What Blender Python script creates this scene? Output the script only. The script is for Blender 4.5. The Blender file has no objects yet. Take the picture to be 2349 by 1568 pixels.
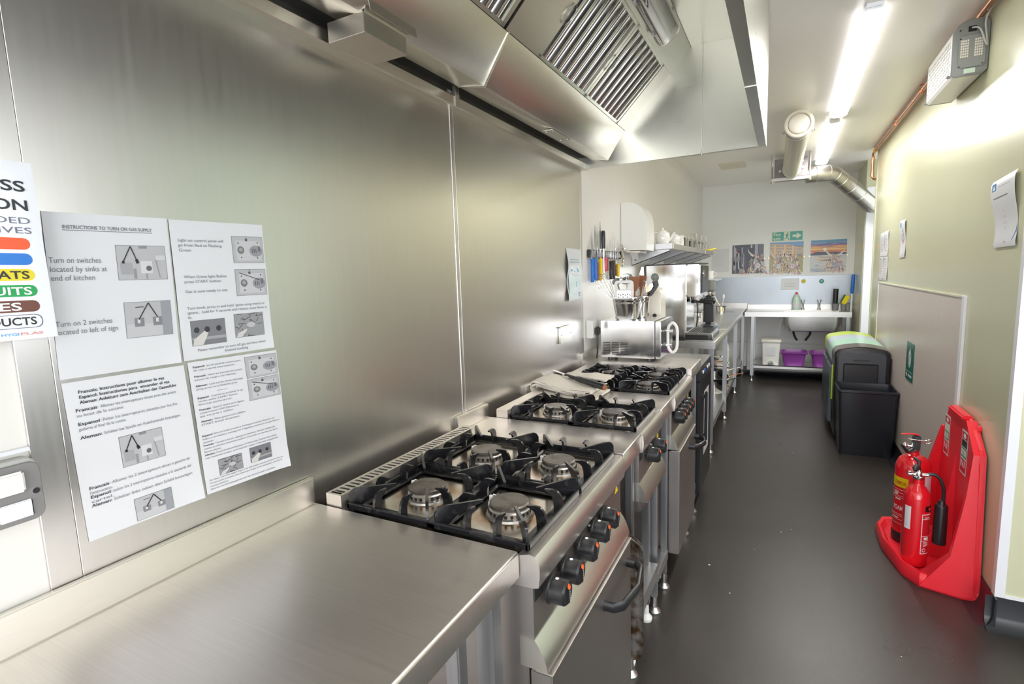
import bpy, bmesh, math, random
from mathutils import Vector, Matrix
random.seed(7)
R = math.radians
SC = bpy.context.scene
COL = SC.collection

# ------------------------------------------------------------------ camera
f_px, W_PX = 1192.87, 2349.0
yaw, pitch, roll = R(-27.729), R(-7.2637), R(-1.9308)
Fv = Vector((math.sin(yaw)*math.cos(pitch), math.cos(yaw)*math.cos(pitch), math.sin(pitch)))
Rv = Fv.cross(Vector((0, 0, 1))).normalized(); Uv = Rv.cross(Fv)
R2 = Rv*math.cos(roll) + Uv*math.sin(roll); U2 = -Rv*math.sin(roll) + Uv*math.cos(roll)
cam_d = bpy.data.cameras.new('camera'); cam = bpy.data.objects.new('camera', cam_d); COL.objects.link(cam)
cam_d.sensor_fit = 'HORIZONTAL'; cam_d.sensor_width = 36; cam_d.lens = f_px/W_PX*36
cam_d.clip_start = 0.02
M3 = Matrix((R2, U2, -Fv)).transposed().to_4x4(); M3.translation = Vector((1.028, 0, 1.4421))
cam.matrix_world = M3
SC.camera = cam

# ------------------------------------------------------------------ world, lights, exposure
wd = bpy.data.worlds.new('world'); SC.world = wd; wd.use_nodes = True
wd.node_tree.nodes['Background'].inputs[0].default_value = (0.86, 0.93, 1.0, 1)
wd.node_tree.nodes['Background'].inputs[1].default_value = 2.2
def area(name, loc, rot, sx, sy, power, col=(1, 1, 1)):
    l = bpy.data.lights.new(name, 'AREA'); l.shape = 'RECTANGLE'; l.size = sx; l.size_y = sy
    l.energy = power; l.color = col
    o = bpy.data.objects.new(name, l); COL.objects.link(o); o.location = loc; o.rotation_euler = rot
    return o
area('window_daylight', (1.9, -2.85, 1.35), (R(98), 0, 0), 3.3, 2.1, 58, (1.0, 0.995, 0.985))
area('side_window_daylight', (3.65, 0.1, 1.68), (R(90), 0, R(90)), 3.2, 1.15, 11, (1.0, 0.995, 0.985))
area('recess_fill', (2.30, 6.75, 1.5), (R(90), 0, R(90)), 0.7, 1.6, 5, (0.97, 0.99, 1.0))  # added fill lamp, no window is built in the recess
def lamp_glow(y, ly, power):     # light thrown downwards by the ceiling battens
    return area('batten_glow', (1.335, y, 2.493), (0, 0, 0), .09, ly, power, (1.0, .98, .95))
lamp_glow(5.42, 1.0, 17); lamp_glow(3.75, 1.7, 11); lamp_glow(1.22, 1.7, 9)
SC.view_settings.view_transform = 'Standard'; SC.view_settings.look = 'None'
SC.view_settings.exposure = 0.60; SC.view_settings.gamma = 1.0
SC.view_settings.use_curve_mapping = False
try:
    SC.cycles.max_bounces = 10; SC.cycles.diffuse_bounces = 6; SC.cycles.glossy_bounces = 6
    SC.cycles.sample_clamp_indirect = 6.0; SC.cycles.caustics_refractive = False
except Exception: pass

# ------------------------------------------------------------------ materials
def nmat(name):
    m = bpy.data.materials.new(name); m.use_nodes = True
    return m, m.node_tree.nodes, m.node_tree.links, m.node_tree.nodes['Principled BSDF']
def plain(name, col, rough=0.5, metal=0.0, emit=0, spec=None, bump=0, bscale=60, var=0, vscale=8, coat=0, alpha=1, trans=0, ior=1.45):
    m, n, l, p = nmat(name)
    p.inputs['Base Color'].default_value = (*col, 1); p.inputs['Roughness'].default_value = rough
    p.inputs['Metallic'].default_value = metal
    if spec is not None: p.inputs['Specular IOR Level'].default_value = spec
    if coat: p.inputs['Coat Weight'].default_value = coat; p.inputs['Coat Roughness'].default_value = .08
    if trans: p.inputs['Transmission Weight'].default_value = trans; p.inputs['IOR'].default_value = ior
    if alpha < 1: p.inputs['Alpha'].default_value = alpha
    if emit: p.inputs['Emission Color'].default_value = (*col, 1); p.inputs['Emission Strength'].default_value = emit
    tc = n.new('ShaderNodeTexCoord')
    if var:
        t = n.new('ShaderNodeTexNoise'); t.inputs['Scale'].default_value = vscale; t.inputs['Detail'].default_value = 4
        l.new(tc.outputs['Object'], t.inputs['Vector'])
        r = n.new('ShaderNodeMixRGB'); r.blend_type = 'MIX'
        r.inputs[1].default_value = (*[c*(1-var) for c in col], 1); r.inputs[2].default_value = (*[min(1, c*(1+var)) for c in col], 1)
        l.new(t.outputs['Fac'], r.inputs[0]); l.new(r.outputs[0], p.inputs['Base Color'])
    if bump:
        t = n.new('ShaderNodeTexNoise'); t.inputs['Scale'].default_value = bscale; t.inputs['Detail'].default_value = 3
        l.new(tc.outputs['Object'], t.inputs['Vector'])
        b = n.new('ShaderNodeBump'); b.inputs['Strength'].default_value = bump; b.inputs['Distance'].default_value = .002
        l.new(t.outputs['Fac'], b.inputs['Height']); l.new(b.outputs[0], p.inputs['Normal'])
    return m
def steel(name, col=(.62, .61, .59), rough=.28, stretch=(1, 40, 40), amt=.12, smudge=.10, big=3, aniso=0.0, bump=.05):
    m, n, l, p = nmat(name)
    p.inputs['Metallic'].default_value = 1
    p.inputs['Anisotropic'].default_value = aniso
    tc = n.new('ShaderNodeTexCoord'); mp = n.new('ShaderNodeMapping'); mp.inputs['Scale'].default_value = stretch
    l.new(tc.outputs['Object'], mp.inputs['Vector'])
    t = n.new('ShaderNodeTexNoise'); t.inputs['Scale'].default_value = 6; t.inputs['Detail'].default_value = 5
    l.new(mp.outputs[0], t.inputs['Vector'])
    s = n.new('ShaderNodeTexNoise'); s.inputs['Scale'].default_value = big; s.inputs['Detail'].default_value = 6
    l.new(tc.outputs['Object'], s.inputs['Vector'])
    r = n.new('ShaderNodeMixRGB'); r.inputs[1].default_value = (*[c*(1-amt) for c in col], 1); r.inputs[2].default_value = (*[min(1, c*(1+amt)) for c in col], 1)
    l.new(t.outputs['Fac'], r.inputs[0]); l.new(r.outputs[0], p.inputs['Base Color'])
    a = n.new('ShaderNodeMath'); a.operation = 'MULTIPLY_ADD'; a.inputs[1].default_value = smudge*2; a.inputs[2].default_value = rough-smudge
    l.new(s.outputs['Fac'], a.inputs[0])
    a2 = n.new('ShaderNodeMath'); a2.operation = 'MULTIPLY_ADD'; a2.inputs[1].default_value = .08
    l.new(t.outputs['Fac'], a2.inputs[0]); l.new(a.outputs[0], a2.inputs[2])
    l.new(a2.outputs[0], p.inputs['Roughness'])
    b = n.new('ShaderNodeBump'); b.inputs['Strength'].default_value = bump; b.inputs['Distance'].default_value = .001
    l.new(t.outputs['Fac'], b.inputs['Height']); l.new(b.outputs[0], p.inputs['Normal'])
    return m
def grime(name, base, dark, rough, metal, scale, lo=.45, hi=.65):
    m, n, l, p = nmat(name)
    tc = n.new('ShaderNodeTexCoord'); t = n.new('ShaderNodeTexNoise'); t.inputs['Scale'].default_value = scale; t.inputs['Detail'].default_value = 8
    l.new(tc.outputs['Object'], t.inputs['Vector'])
    cr = n.new('ShaderNodeValToRGB'); cr.color_ramp.elements[0].position = lo; cr.color_ramp.elements[1].position = hi
    cr.color_ramp.elements[0].color = (*base, 1); cr.color_ramp.elements[1].color = (*dark, 1)
    l.new(t.outputs['Fac'], cr.inputs[0]); l.new(cr.outputs[0], p.inputs['Base Color'])
    p.inputs['Roughness'].default_value = rough; p.inputs['Metallic'].default_value = metal
    b = n.new('ShaderNodeBump'); b.inputs['Strength'].default_value = .15; b.inputs['Distance'].default_value = .002
    l.new(t.outputs['Fac'], b.inputs['Height']); l.new(b.outputs[0], p.inputs['Normal'])
    return m
def hob_mat(name, cells):
    # pressed steel hob with brown burnt rings round every burner (cells: burner centres, object space)
    m, n, l, p = nmat(name)
    p.inputs['Metallic'].default_value = 1; p.inputs['Roughness'].default_value = .24
    geo = n.new('ShaderNodeTexCoord'); prev = None
    nz = n.new('ShaderNodeTexNoise'); nz.inputs['Scale'].default_value = 22; nz.inputs['Detail'].default_value = 6
    l.new(geo.outputs['Object'], nz.inputs['Vector'])
    for c in cells:
        v = n.new('ShaderNodeVectorMath'); v.operation = 'DISTANCE'; v.inputs[1].default_value = c
        l.new(geo.outputs['Object'], v.inputs[0])
        if prev is None: prev = v.outputs['Value']
        else:
            mn = n.new('ShaderNodeMath'); mn.operation = 'MINIMUM'; l.new(prev, mn.inputs[0]); l.new(v.outputs['Value'], mn.inputs[1]); prev = mn.outputs[0]
    a = n.new('ShaderNodeMath'); a.operation = 'MULTIPLY_ADD'; a.inputs[1].default_value = .07; l.new(nz.outputs['Fac'], a.inputs[0]); l.new(prev, a.inputs[2])
    cr = n.new('ShaderNodeValToRGB'); e = cr.color_ramp.elements
    e[0].position = .06; e[0].color = (.16, .08, .035, 1); e[1].position = .135; e[1].color = (.60, .56, .50, 1)
    k = e.new(.095); k.color = (.33, .22, .13, 1)
    l.new(a.outputs[0], cr.inputs[0]); l.new(cr.outputs[0], p.inputs['Base Color'])
    return m

ST = steel('brushed_steel', (.70, .69, .68), .30); 
ST_TOP = steel('worktop_steel', (.78, .735, .70), .33, (1, 60, 1), .08, .08, 4)
ST_WALL = steel('wall_sheet_steel', (.645, .62, .595), .27, (1, 14, .7), .035, .045, 1.6, bump=0)
ST_HOOD = steel('hood_steel', (.74, .71, .65), .30, (1, 3, 30), .04, .05, 3, bump=0)
ST_HOODL = steel('hood_side_steel', (.70, .70, .64), .26, (1, 3, 30), .03, .05, 3, bump=0)
ST_DARK = steel('door_steel', (.46, .43, .41), .36, (1, 40, 1), .08, .06, 3)
ST_LEG = steel('leg_steel', (.52, .53, .55), .33, (30, 30, 1), .1, .05, 5)
ST_MIRROR = steel('polished_steel', (.70, .70, .70), .09, (1, 1, 1), .02, .03, 3)
ST_BLUE = steel('sink_splash_steel', (.40, .435, .48), .34, (20, 1, 1), .06, .05, 2)
CHROME = plain('chrome', (.85, .85, .86), .06, 1)
GALV = steel('duct_metal', (.50, .48, .45), .33, (5, 5, 5), .08, .05, 4, bump=0)
IRON = grime('cast_iron', (.012, .012, .014), (.05, .048, .046), .22, 0, 45, .55, .8)
CAPM = grime('burner_cap_metal', (.20, .18, .165), (.12, .10, .085), .40, .8, 30)
RINGM = grime('burner_ring_metal', (.46, .44, .41), (.35, .27, .2), .35, .9, 40, .5, .8)
BLACKP = plain('black_plastic', (.018, .018, .02), .32, bump=.05)
BLACKM = plain('dark_gap', (.01, .01, .01), .8)
WHITE_W = plain('white_wall_paint', (.82, .80, .77), .38, var=.02, vscale=3, bump=.03, bscale=200)
WHITE_L = plain('white_laminate_wall', (.79, .77, .73), .3, var=.03)
WHITE_E = plain('end_wall_paint', (.83, .83, .815), .4, var=.02, vscale=2)
GREEN_W = plain('green_wall_cladding', (.60, .60, .42), .24, var=.03, vscale=2, spec=.6, bump=.02, bscale=4)
CEIL = plain('ceiling_panel', (.92, .89, .85), .28, var=.02, vscale=2, bump=.02, bscale=6)
SKIRT = plain('black_coved_vinyl', (.022, .023, .028), .28, bump=.1, bscale=120)
TRIMW = plain('white_plastic_trim', (.80, .81, .85), .3)
PAPER = plain('white_paper', (.71, .715, .745), .33, spec=.5)
PLASTW = plain('white_plastic', (.84, .83, .80), .25)
CREAM = plain('cream_plastic', (.80, .75, .66), .2)
CERAM = plain('white_ceramic', (.86, .85, .83), .12, coat=.5)
def _glass(name, tint, dens):
    m, n, l, p = nmat(name)
    o = n['Material Output']; tr = n.new('ShaderNodeBsdfTransparent'); tr.inputs[0].default_value = (*tint, 1)
    gl = n.new('ShaderNodeBsdfGlossy'); gl.inputs['Roughness'].default_value = .03
    fr = n.new('ShaderNodeLayerWeight'); fr.inputs['Blend'].default_value = dens
    mx = n.new('ShaderNodeMixShader'); l.new(fr.outputs['Facing'], mx.inputs[0]); l.new(tr.outputs[0], mx.inputs[1]); l.new(gl.outputs[0], mx.inputs[2]); l.new(mx.outputs[0], o.inputs[0])
    n.remove(p); return m
GLASS = _glass('clear_glass', (.985, .985, .98), .25)
CLEARP = _glass('clear_plastic', (.9, .9, .88), .3)
RED = plain('red_plastic', (.86, .022, .04), .28, bump=.04, bscale=90)
REDM = plain('red_enamel', (.74, .010, .02), .14, coat=.6)
COPPER = plain('copper_pipe', (.72, .34, .2), .22, 1, var=.15, vscale=20)
PURPLE = plain('purple_plastic', (.30, .06, .36), .25)
GREYP = plain('grey_plastic', (.22, .23, .22), .4)
GREYL = plain('light_grey_plastic', (.50, .50, .48), .35)
BLUEP = plain('blue_plastic', (.02, .17, .62), .3)
YELP = plain('yellow_plastic', (.86, .62, .01), .3)
PINKP = plain('pink_plastic', (.85, .06, .18), .3)
WOOD = plain('brown_wood', (.30, .11, .045), .45, var=.3, vscale=20)
TOWEL = plain('towel_cotton', (.78, .72, .63), .95, bump=.9, bscale=420)
LIME = plain('lime_plastic', (.42, .62, .03), .3)
SPONGE = plain('yellow_sponge', (.85, .70, .03), .9, bump=.6, bscale=300)
GSCOUR = plain('green_scourer', (.04, .16, .08), .9, bump=.6, bscale=300)
TUBE = plain('lamp_diffuser', (1, .985, .96), .5, emit=1.5)
VALVE = plain('cream_valve_plastic', (.84, .80, .70), .35)
ALU = plain('foil_duct_metal', (.62, .61, .54), .42, .5)
RUST = grime('baked_tray_metal', (.34, .32, .30), (.10, .05, .02), .45, .7, 26, .42, .62)

def floor_mat():
    m, n, l, p = nmat('black_safety_vinyl')
    tc = n.new('ShaderNodeTexCoord')
    a = n.new('ShaderNodeTexNoise'); a.inputs['Scale'].default_value = 320; a.inputs['Detail'].default_value = 2
    b_ = n.new('ShaderNodeTexNoise'); b_.inputs['Scale'].default_value = 1.6; b_.inputs['Detail'].default_value = 6
    l.new(tc.outputs['Object'], a.inputs['Vector']); l.new(tc.outputs['Object'], b_.inputs['Vector'])
    c = n.new('ShaderNodeValToRGB'); c.color_ramp.elements[0].position = .35; c.color_ramp.elements[1].position = .8
    c.color_ramp.elements[0].color = (.034, .028, .025, 1); c.color_ramp.elements[1].color = (.080, .067, .059, 1)
    l.new(a.outputs['Fac'], c.inputs[0])
    mx = n.new('ShaderNodeMixRGB'); mx.blend_type = 'MULTIPLY'; mx.inputs[0].default_value = .4
    l.new(c.outputs[0], mx.inputs[1]); l.new(b_.outputs['Fac'], mx.inputs[2]); l.new(mx.outputs[0], p.inputs['Base Color'])
    r = n.new('ShaderNodeMath'); r.operation = 'MULTIPLY_ADD'; r.inputs[1].default_value = .22; r.inputs[2].default_value = .21
    l.new(b_.outputs['Fac'], r.inputs[0]); l.new(r.outputs[0], p.inputs['Roughness'])
    bp = n.new('ShaderNodeBump'); bp.inputs['Strength'].default_value = .35; bp.inputs['Distance'].default_value = .0015
    l.new(a.outputs['Fac'], bp.inputs['Height']); l.new(bp.outputs[0], p.inputs['Normal'])
    return m
FLOOR = floor_mat()
def dado_mat():
    m, n, l, p = nmat('linen_look_laminate')
    tc = n.new('ShaderNodeTexCoord'); outs = []
    for s in ((1, 90, 4), (1, 4, 90)):
        mp = n.new('ShaderNodeMapping'); mp.inputs['Scale'].default_value = s
        t = n.new('ShaderNodeTexNoise'); t.inputs['Scale'].default_value = 4; t.inputs['Detail'].default_value = 4
        l.new(tc.outputs['Object'], mp.inputs['Vector']); l.new(mp.outputs[0], t.inputs['Vector']); outs.append(t.outputs['Fac'])
    a = n.new('ShaderNodeMath'); a.operation = 'ADD'; l.new(outs[0], a.inputs[0]); l.new(outs[1], a.inputs[1])
    c = n.new('ShaderNodeValToRGB'); c.color_ramp.elements[0].position = .25; c.color_ramp.elements[1].position = .78
    c.color_ramp.elements[0].color = (.55, .475, .435, 1); c.color_ramp.elements[1].color = (.72, .645, .60, 1)
    h = n.new('ShaderNodeMath'); h.operation = 'MULTIPLY'; h.inputs[1].default_value = .5; l.new(a.outputs[0], h.inputs[0])
    l.new(h.outputs[0], c.inputs[0]); l.new(c.outputs[0], p.inputs['Base Color']); p.inputs['Roughness'].default_value = .32
    return m
DADO = dado_mat()
def print_mat():
    m, n, l, p = nmat('printed_ink'); a = n.new('ShaderNodeVertexColor'); a.layer_name = 'Ink'
    l.new(a.outputs['Color'], p.inputs['Base Color']); p.inputs['Roughness'].default_value = .35
    return m
INK = print_mat()

# ------------------------------------------------------------------ geometry library
class G:
    def __init__(s): s.bm = bmesh.new()
    def _bev(s, geom, w, seg=2):
        if w > 0:
            ed = list({e for f in geom for e in f.edges})
            bmesh.ops.bevel(s.bm, geom=ed, offset=w, segments=seg, affect='EDGES', clamp_overlap=True)
    def box(s, x0, x1, y0, y1, z0, z1, bev=0, seg=2):
        v = [s.bm.verts.new(c) for c in ((x0,y0,z0),(x1,y0,z0),(x1,y1,z0),(x0,y1,z0),(x0,y0,z1),(x1,y0,z1),(x1,y1,z1),(x0,y1,z1))]
        fs = [s.bm.faces.new([v[i] for i in q]) for q in ((0,3,2,1),(4,5,6,7),(0,1,5,4),(1,2,6,5),(2,3,7,6),(3,0,4,7))]
        s._bev(fs, bev, seg); return s
    def prism(s, pts, ax, a0, a1, bev=0, seg=2):
        def mk(p, a): return {'Y': (p[0], a, p[1]), 'X': (a, p[0], p[1]), 'Z': (p[0], p[1], a)}[ax]
        A = [s.bm.verts.new(mk(p, a0)) for p in pts]; B = [s.bm.verts.new(mk(p, a1)) for p in pts]; n = len(pts)
        fs = [s.bm.faces.new(A[::-1]), s.bm.faces.new(B)]
        for i in range(n): fs.append(s.bm.faces.new([A[i], A[(i+1) % n], B[(i+1) % n], B[i]]))
        bmesh.ops.recalc_face_normals(s.bm, faces=fs)
        s._bev(fs, bev, seg); return s
    def loft(s, rings, cap=True, closed=True):
        V = [[s.bm.verts.new(p) for p in r] for r in rings]; n = len(V[0]); fs = []
        for a, b in zip(V, V[1:]):
            for i in range(n if closed else n-1):
                fs.append(s.bm.faces.new([a[i], a[(i+1) % n], b[(i+1) % n], b[i]]))
        if cap and closed: fs += [s.bm.faces.new(V[0][::-1]), s.bm.faces.new(V[-1])]
        bmesh.ops.recalc_face_normals(s.bm, faces=fs)
        return s
    def cyl(s, p0, p1, r0, r1=None, seg=16, cap=True):
        r1 = r0 if r1 is None else r1
        p0, p1 = Vector(p0), Vector(p1); d = (p1-p0).normalized()
        a = d.cross(Vector((0, 0, 1)) if abs(d.z) < .9 else Vector((1, 0, 0))).normalized(); b = d.cross(a)
        rg = [[p+(a*math.cos(t)+b*math.sin(t))*r for t in [2*math.pi*i/seg for i in range(seg)]] for p, r in ((p0, r0), (p1, r1))]
        return s.loft(rg, cap)
    def revolve(s, c, d, prof, seg=24, cap=True):
        # profile of (radius, distance along direction d from c)
        c, d = Vector(c), Vector(d).normalized()
        a = d.cross(Vector((0, 0, 1)) if abs(d.z) < .9 else Vector((1, 0, 0))).normalized(); b = d.cross(a)
        return s.loft([[c+d*h+(a*math.cos(t)+b*math.sin(t))*max(r, 1e-4) for t in [2*math.pi*i/seg for i in range(seg)]] for r, h in prof], cap)
    def lathe(s, x, y, prof, seg=24, cap=True): return s.revolve((x, y, 0), (0, 0, 1), prof, seg, cap)
    def tube(s, path, r, seg=8, flat=1.0, cap=True, up=None):
        P = [Vector(p) for p in path]; rings = []; ref = Vector(up) if up else None
        for i, p in enumerate(P):
            d = (P[min(i+1, len(P)-1)]-P[max(i-1, 0)]).normalized()
            if ref is None: ref = Vector((0, 0, 1)) if abs(d.z) < .9 else Vector((1, 0, 0))
            a = d.cross(ref).normalized(); b = a.cross(d)
            if not up: ref = b
            rr = r[i] if isinstance(r, (list, tuple)) else r
            rings.append([p+a*math.cos(t)*rr+b*math.sin(t)*rr*flat for t in [2*math.pi*k/seg for k in range(seg)]])
        return s.loft(rings, cap)
    def ball(s, c, r, sz=1.0, seg=14, n=8):
        c = Vector(c); r = (r, r, r*sz) if not isinstance(r, tuple) else r
        return s.loft([[c+Vector((r[0]*math.sin(a)*math.cos(t), r[1]*math.sin(a)*math.sin(t), -r[2]*math.cos(a))) for t in [2*math.pi*k/seg for k in range(seg)]] for a in [max(.02, min(math.pi-.02, math.pi*i/n)) for i in range(n+1)]])
    def rrect(s, u0, v0, u1, v1, r, n=4):
        P = []
        for cx, cy, a0 in ((u1-r, v1-r, 0), (u0+r, v1-r, 90), (u0+r, v0+r, 180), (u1-r, v0+r, 270)):
            for k in range(n+1):
                a = R(a0+90*k/n); P.append((cx+r*math.cos(a), cy+r*math.sin(a)))
        return P
    def quad(s, *p):
        s.bm.faces.new([s.bm.verts.new(q) for q in p]); return s
    def move(s, m):
        for v in s.bm.verts: v.co = m @ v.co
        return s
OFF = {}
def wipe(o): pass
def obj(name, g, mat, parent=None, label=None, shift=None, angle=35):
    me = bpy.data.meshes.new(name)
    off = OFF.get(parent.name, Vector((0, 0, 0))) if parent else (shift or Vector((0, 0, 0)))
    if off.length: bmesh.ops.translate(g.bm, verts=g.bm.verts, vec=-off)
    g.bm.to_mesh(me); g.bm.free()
    me.polygons.foreach_set('use_smooth', [True]*len(me.polygons)); me.set_sharp_from_angle(angle=R(angle))
    me.materials.append(mat)
    o = bpy.data.objects.new(name, me); COL.objects.link(o)
    if parent: o.parent = parent; OFF[o.name] = OFF.get(parent.name, Vector((0, 0, 0)))
    if label: o['label'] = label
    return o
def tag(o, label, cat, group=None):
    o['label'] = label; o['category'] = cat
    if group: o['group'] = group
    return o
def thing(name, label, cat, loc, group=None, local=False):
    o = bpy.data.objects.new(name, None); COL.objects.link(o); o.location = loc; o.empty_display_size = .05
    OFF[o.name] = Vector((0, 0, 0)) if local else Vector(loc)
    return tag(o, label, cat, group)
def solo(name, g, mat, label, cat, group=None):
    xs = [v.co.copy() for v in g.bm.verts]
    c = Vector(((min(v.x for v in xs)+max(v.x for v in xs))/2, (min(v.y for v in xs)+max(v.y for v in xs))/2, min(v.z for v in xs)))
    o = obj(name, g, mat, shift=c); o.location = c; OFF[o.name] = c
    return tag(o, label, cat, group)
def struct(name, g, mat, parent=None):
    o = obj(name, g, mat, parent)
    if not parent: o['kind'] = 'structure'
    return o
def dup(root, loc, label, group=None, rotz=None):
    r = root.copy(); COL.objects.link(r); r.location = loc; r['label'] = label
    if group: r['group'] = group
    if rotz is not None: r.rotation_euler = (0, 0, rotz)
    for ch in list(root.children):
        c = ch.copy(); COL.objects.link(c); c.parent = r
        for gch in ch.children:
            d = gch.copy(); COL.objects.link(d); d.parent = c
    return r

# flat print laid on a sheet: u to the right, v down, both 0..1
_TXT = {}
def text_faces(s, bold):
    k = (s, bold)
    if k not in _TXT:
        cu = bpy.data.curves.new('t', 'FONT'); cu.body = s; cu.resolution_u = 3; cu.offset = .018 if bold else 0
        o = bpy.data.objects.new('t', cu); COL.objects.link(o)
        bpy.context.view_layer.update()
        me = bpy.data.meshes.new_from_object(o.evaluated_get(bpy.context.evaluated_depsgraph_get()))
        V = [(v.co.x, v.co.y) for v in me.vertices]; Fs = [tuple(p.vertices) for p in me.polygons]
        bpy.data.objects.remove(o); bpy.data.curves.remove(cu); bpy.data.meshes.remove(me)
        _TXT[k] = (V, Fs)
    return _TXT[k]
class Sheet:
    def __init__(s, corners=None, normal=(1, 0, 0), disp=None, fn=None, size=None):
        s.v = []; s.f = []; s.c = []
        if corners:
            s.tl, s.tr, s.br, s.bl = [Vector(c) for c in corners]
            s.W = (s.tr-s.tl).length; s.H = (s.bl-s.tl).length
        else: s.W, s.H = size
        s.n = Vector(normal); s.disp = disp; s.fn = fn
    def P(s, u, v, h=0):
        if s.fn: return s.fn(u, v, h)
        p = (s.tl*(1-u)+s.tr*u)*(1-v)+(s.bl*(1-u)+s.br*u)*v
        return p+s.n*(h+(s.disp(u, v) if s.disp else 0))
    def body(s, name, mat, parent, t=.0006, nu=12, nv=16, label=None):
        g = G(); V = [[[g.bm.verts.new(s.P(i/nu, j/nv, h)) for i in range(nu+1)] for j in range(nv+1)] for h in (0, t)]
        for j in range(nv):
            for i in range(nu):
                g.bm.faces.new((V[1][j][i], V[1][j][i+1], V[1][j+1][i+1], V[1][j+1][i])); g.bm.faces.new((V[0][j][i], V[0][j+1][i], V[0][j+1][i+1], V[0][j][i+1]))
        for i in range(nu):
            for j in (0, nv): g.bm.faces.new((V[0][j][i], V[0][j][i+1], V[1][j][i+1], V[1][j][i]))
        for j in range(nv):
            for i in (0, nu): g.bm.faces.new((V[0][j][i], V[0][j+1][i], V[1][j+1][i], V[1][j][i]))
        bmesh.ops.recalc_face_normals(g.bm, faces=g.bm.faces)
        s.t = t
        if parent is None: return g
        return obj(name, g, mat, parent, label)
    def poly(s, pts, col, layer=1):
        b = len(s.v); h = getattr(s, 't', .0006)+.0003*layer
        s.v += [s.P(u, v, h) for u, v in pts]; s.f.append(tuple(range(b, b+len(pts)))); s.c.append(col)
    def rect(s, u0, v0, u1, v1, col, layer=1, sub=1):
        for k in range(sub):
            a, b = v0+(v1-v0)*k/sub, v0+(v1-v0)*(k+1)/sub
            s.poly([(u0, a), (u1, a), (u1, b), (u0, b)], col, layer)
    def line(s, u0, v0, u1, v1, w, col, layer=2):
        dx, dy = (u1-u0)*s.W, (v1-v0)*s.H; L = math.hypot(dx, dy) or 1; nx, ny = -dy/L*w/2/s.W, dx/L*w/2/s.H
        s.poly([(u0+nx, v0+ny), (u1+nx, v1+ny), (u1-nx, v1-ny), (u0-nx, v0-ny)], col, layer)
    def ell(s, u, v, ru, rv, col, layer=2, n=16, a0=0, a1=360):
        s.poly([(u+ru*math.cos(R(a0+(a1-a0)*k/n)), v+rv*math.sin(R(a0+(a1-a0)*k/n))) for k in range(n if a1-a0 == 360 else n+1)], col, layer)
    def rr(s, u0, v0, u1, v1, r, col, layer=1):
        g = []; ru, rv = r/s.W, r/s.H
        for cx, cy, a0 in ((u1-ru, v1-rv, 0), (u0+ru, v1-rv, 90), (u0+ru, v0+rv, 180), (u1-ru, v0+rv, 270)):
            for k in range(4): a = R(a0+30*k); g.append((cx+ru*math.cos(a), cy+rv*math.sin(a)))
        s.poly(g, col, layer)
    def text(s, t, u, v, h, col=(.03, .03, .03), w=None, bold=False, layer=3, align='L'):
        V, Fs = text_faces(t, bold)
        if not V: return
        xm = max(x for x, y in V); xs = h*s.H/s.W if w is None else w/xm
        if align == 'R': u -= xm*xs
        if align == 'C': u -= xm*xs/2
        b = len(s.v); hh = getattr(s, 't', .0006)+.0003*layer
        s.v += [s.P(u+x*xs, v-y*h, hh) for x, y in V]
        for q in Fs: s.f.append(tuple(b+i for i in q)); s.c.append(col)
    def done(s, parent, name='printed_design', label=None):
        if not s.f: return
        me = bpy.data.meshes.new(name); off = OFF.get(parent.name, Vector((0, 0, 0)))
        me.from_pydata([v-off for v in s.v], [], s.f)
        ca = me.color_attributes.new('Ink', 'FLOAT_COLOR', 'CORNER'); i = 0
        for f, c in zip(s.f, s.c):
            for _ in f: ca.data[i].color = (*c, 1); i += 1
        me.materials.append(INK); o = bpy.data.objects.new(name, me); COL.objects.link(o); o.parent = parent
        if label: o['label'] = label
        return o
def smooth(P, n=4):
    out = []
    for i in range(len(P)-1):
        p0, p1, p2, p3 = [Vector(P[min(max(k, 0), len(P)-1)]) for k in (i-1, i, i+1, i+2)]
        for k in range(n):
            u = k/n; out.append(tuple(.5*((2*p1)+(-p0+p2)*u+(2*p0-5*p1+4*p2-p3)*u*u+(-p0+3*p1-3*p2+p3)*u**3)))
    out.append(tuple(P[-1])); return out

# ------------------------------------------------------------------ room shell
YE, ZC, XR = 7.75, 2.55, 1.80
YR0, YR1 = 2.555, 6.30
struct('floor', G().box(-.1, 3.9, -3.0, 7.9, -.05, 0), FLOOR)
struct('ceiling', G().box(-.1, 3.9, -3.0, 7.9, ZC, ZC+.05), CEIL)
wl = struct('wall_left', G().box(-.1, -.006, -3.0, 7.9, 0, ZC), WHITE_L)
for y0, y1 in ((.341, .3838), (.3843, 1.548), (1.575, 2.826), (2.829, 2.856)):
    obj('steel_panel', G().box(-.0055, 0, y0, y1, 0, 2.13, .0008, 1), ST_WALL, wl)
obj('joint_strip', G().prism([(-.0055, 1.549), (.003, 1.551), (.004, 1.556), (0, 1.574), (-.0055, 1.574)], 'Z', 0, 2.03), ST_WALL, wl)
struct('wall_end', G().box(-.1, 1.80, YE, YE+.1, 0, ZC), WHITE_E)
struct('wall_right', G().box(XR, XR+.12, YR0, YR1, 0, ZC), GREEN_W)
struct('wall_recess_side', G().box(1.785, 1.9, 6.95, YE, 0, ZC), GREEN_W)
struct('wall_recess', G().box(1.9, 2.5, 7.3, 7.4, 0, ZC).box(2.4, 2.5, 6.3, 7.3, 0, ZC), GREEN_W)
struct('wall_return', G().box(XR+.12, 3.9, YR0, YR0+.12, 0, ZC), plain('pale_green_wall', (.56, .66, .52), .3))
struct('trim_1', G().box(1.79, 2.02, 6.90, 6.95, 0, 2.26, .004), TRIMW)        # boxed-in column at the end of the corridor
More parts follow.
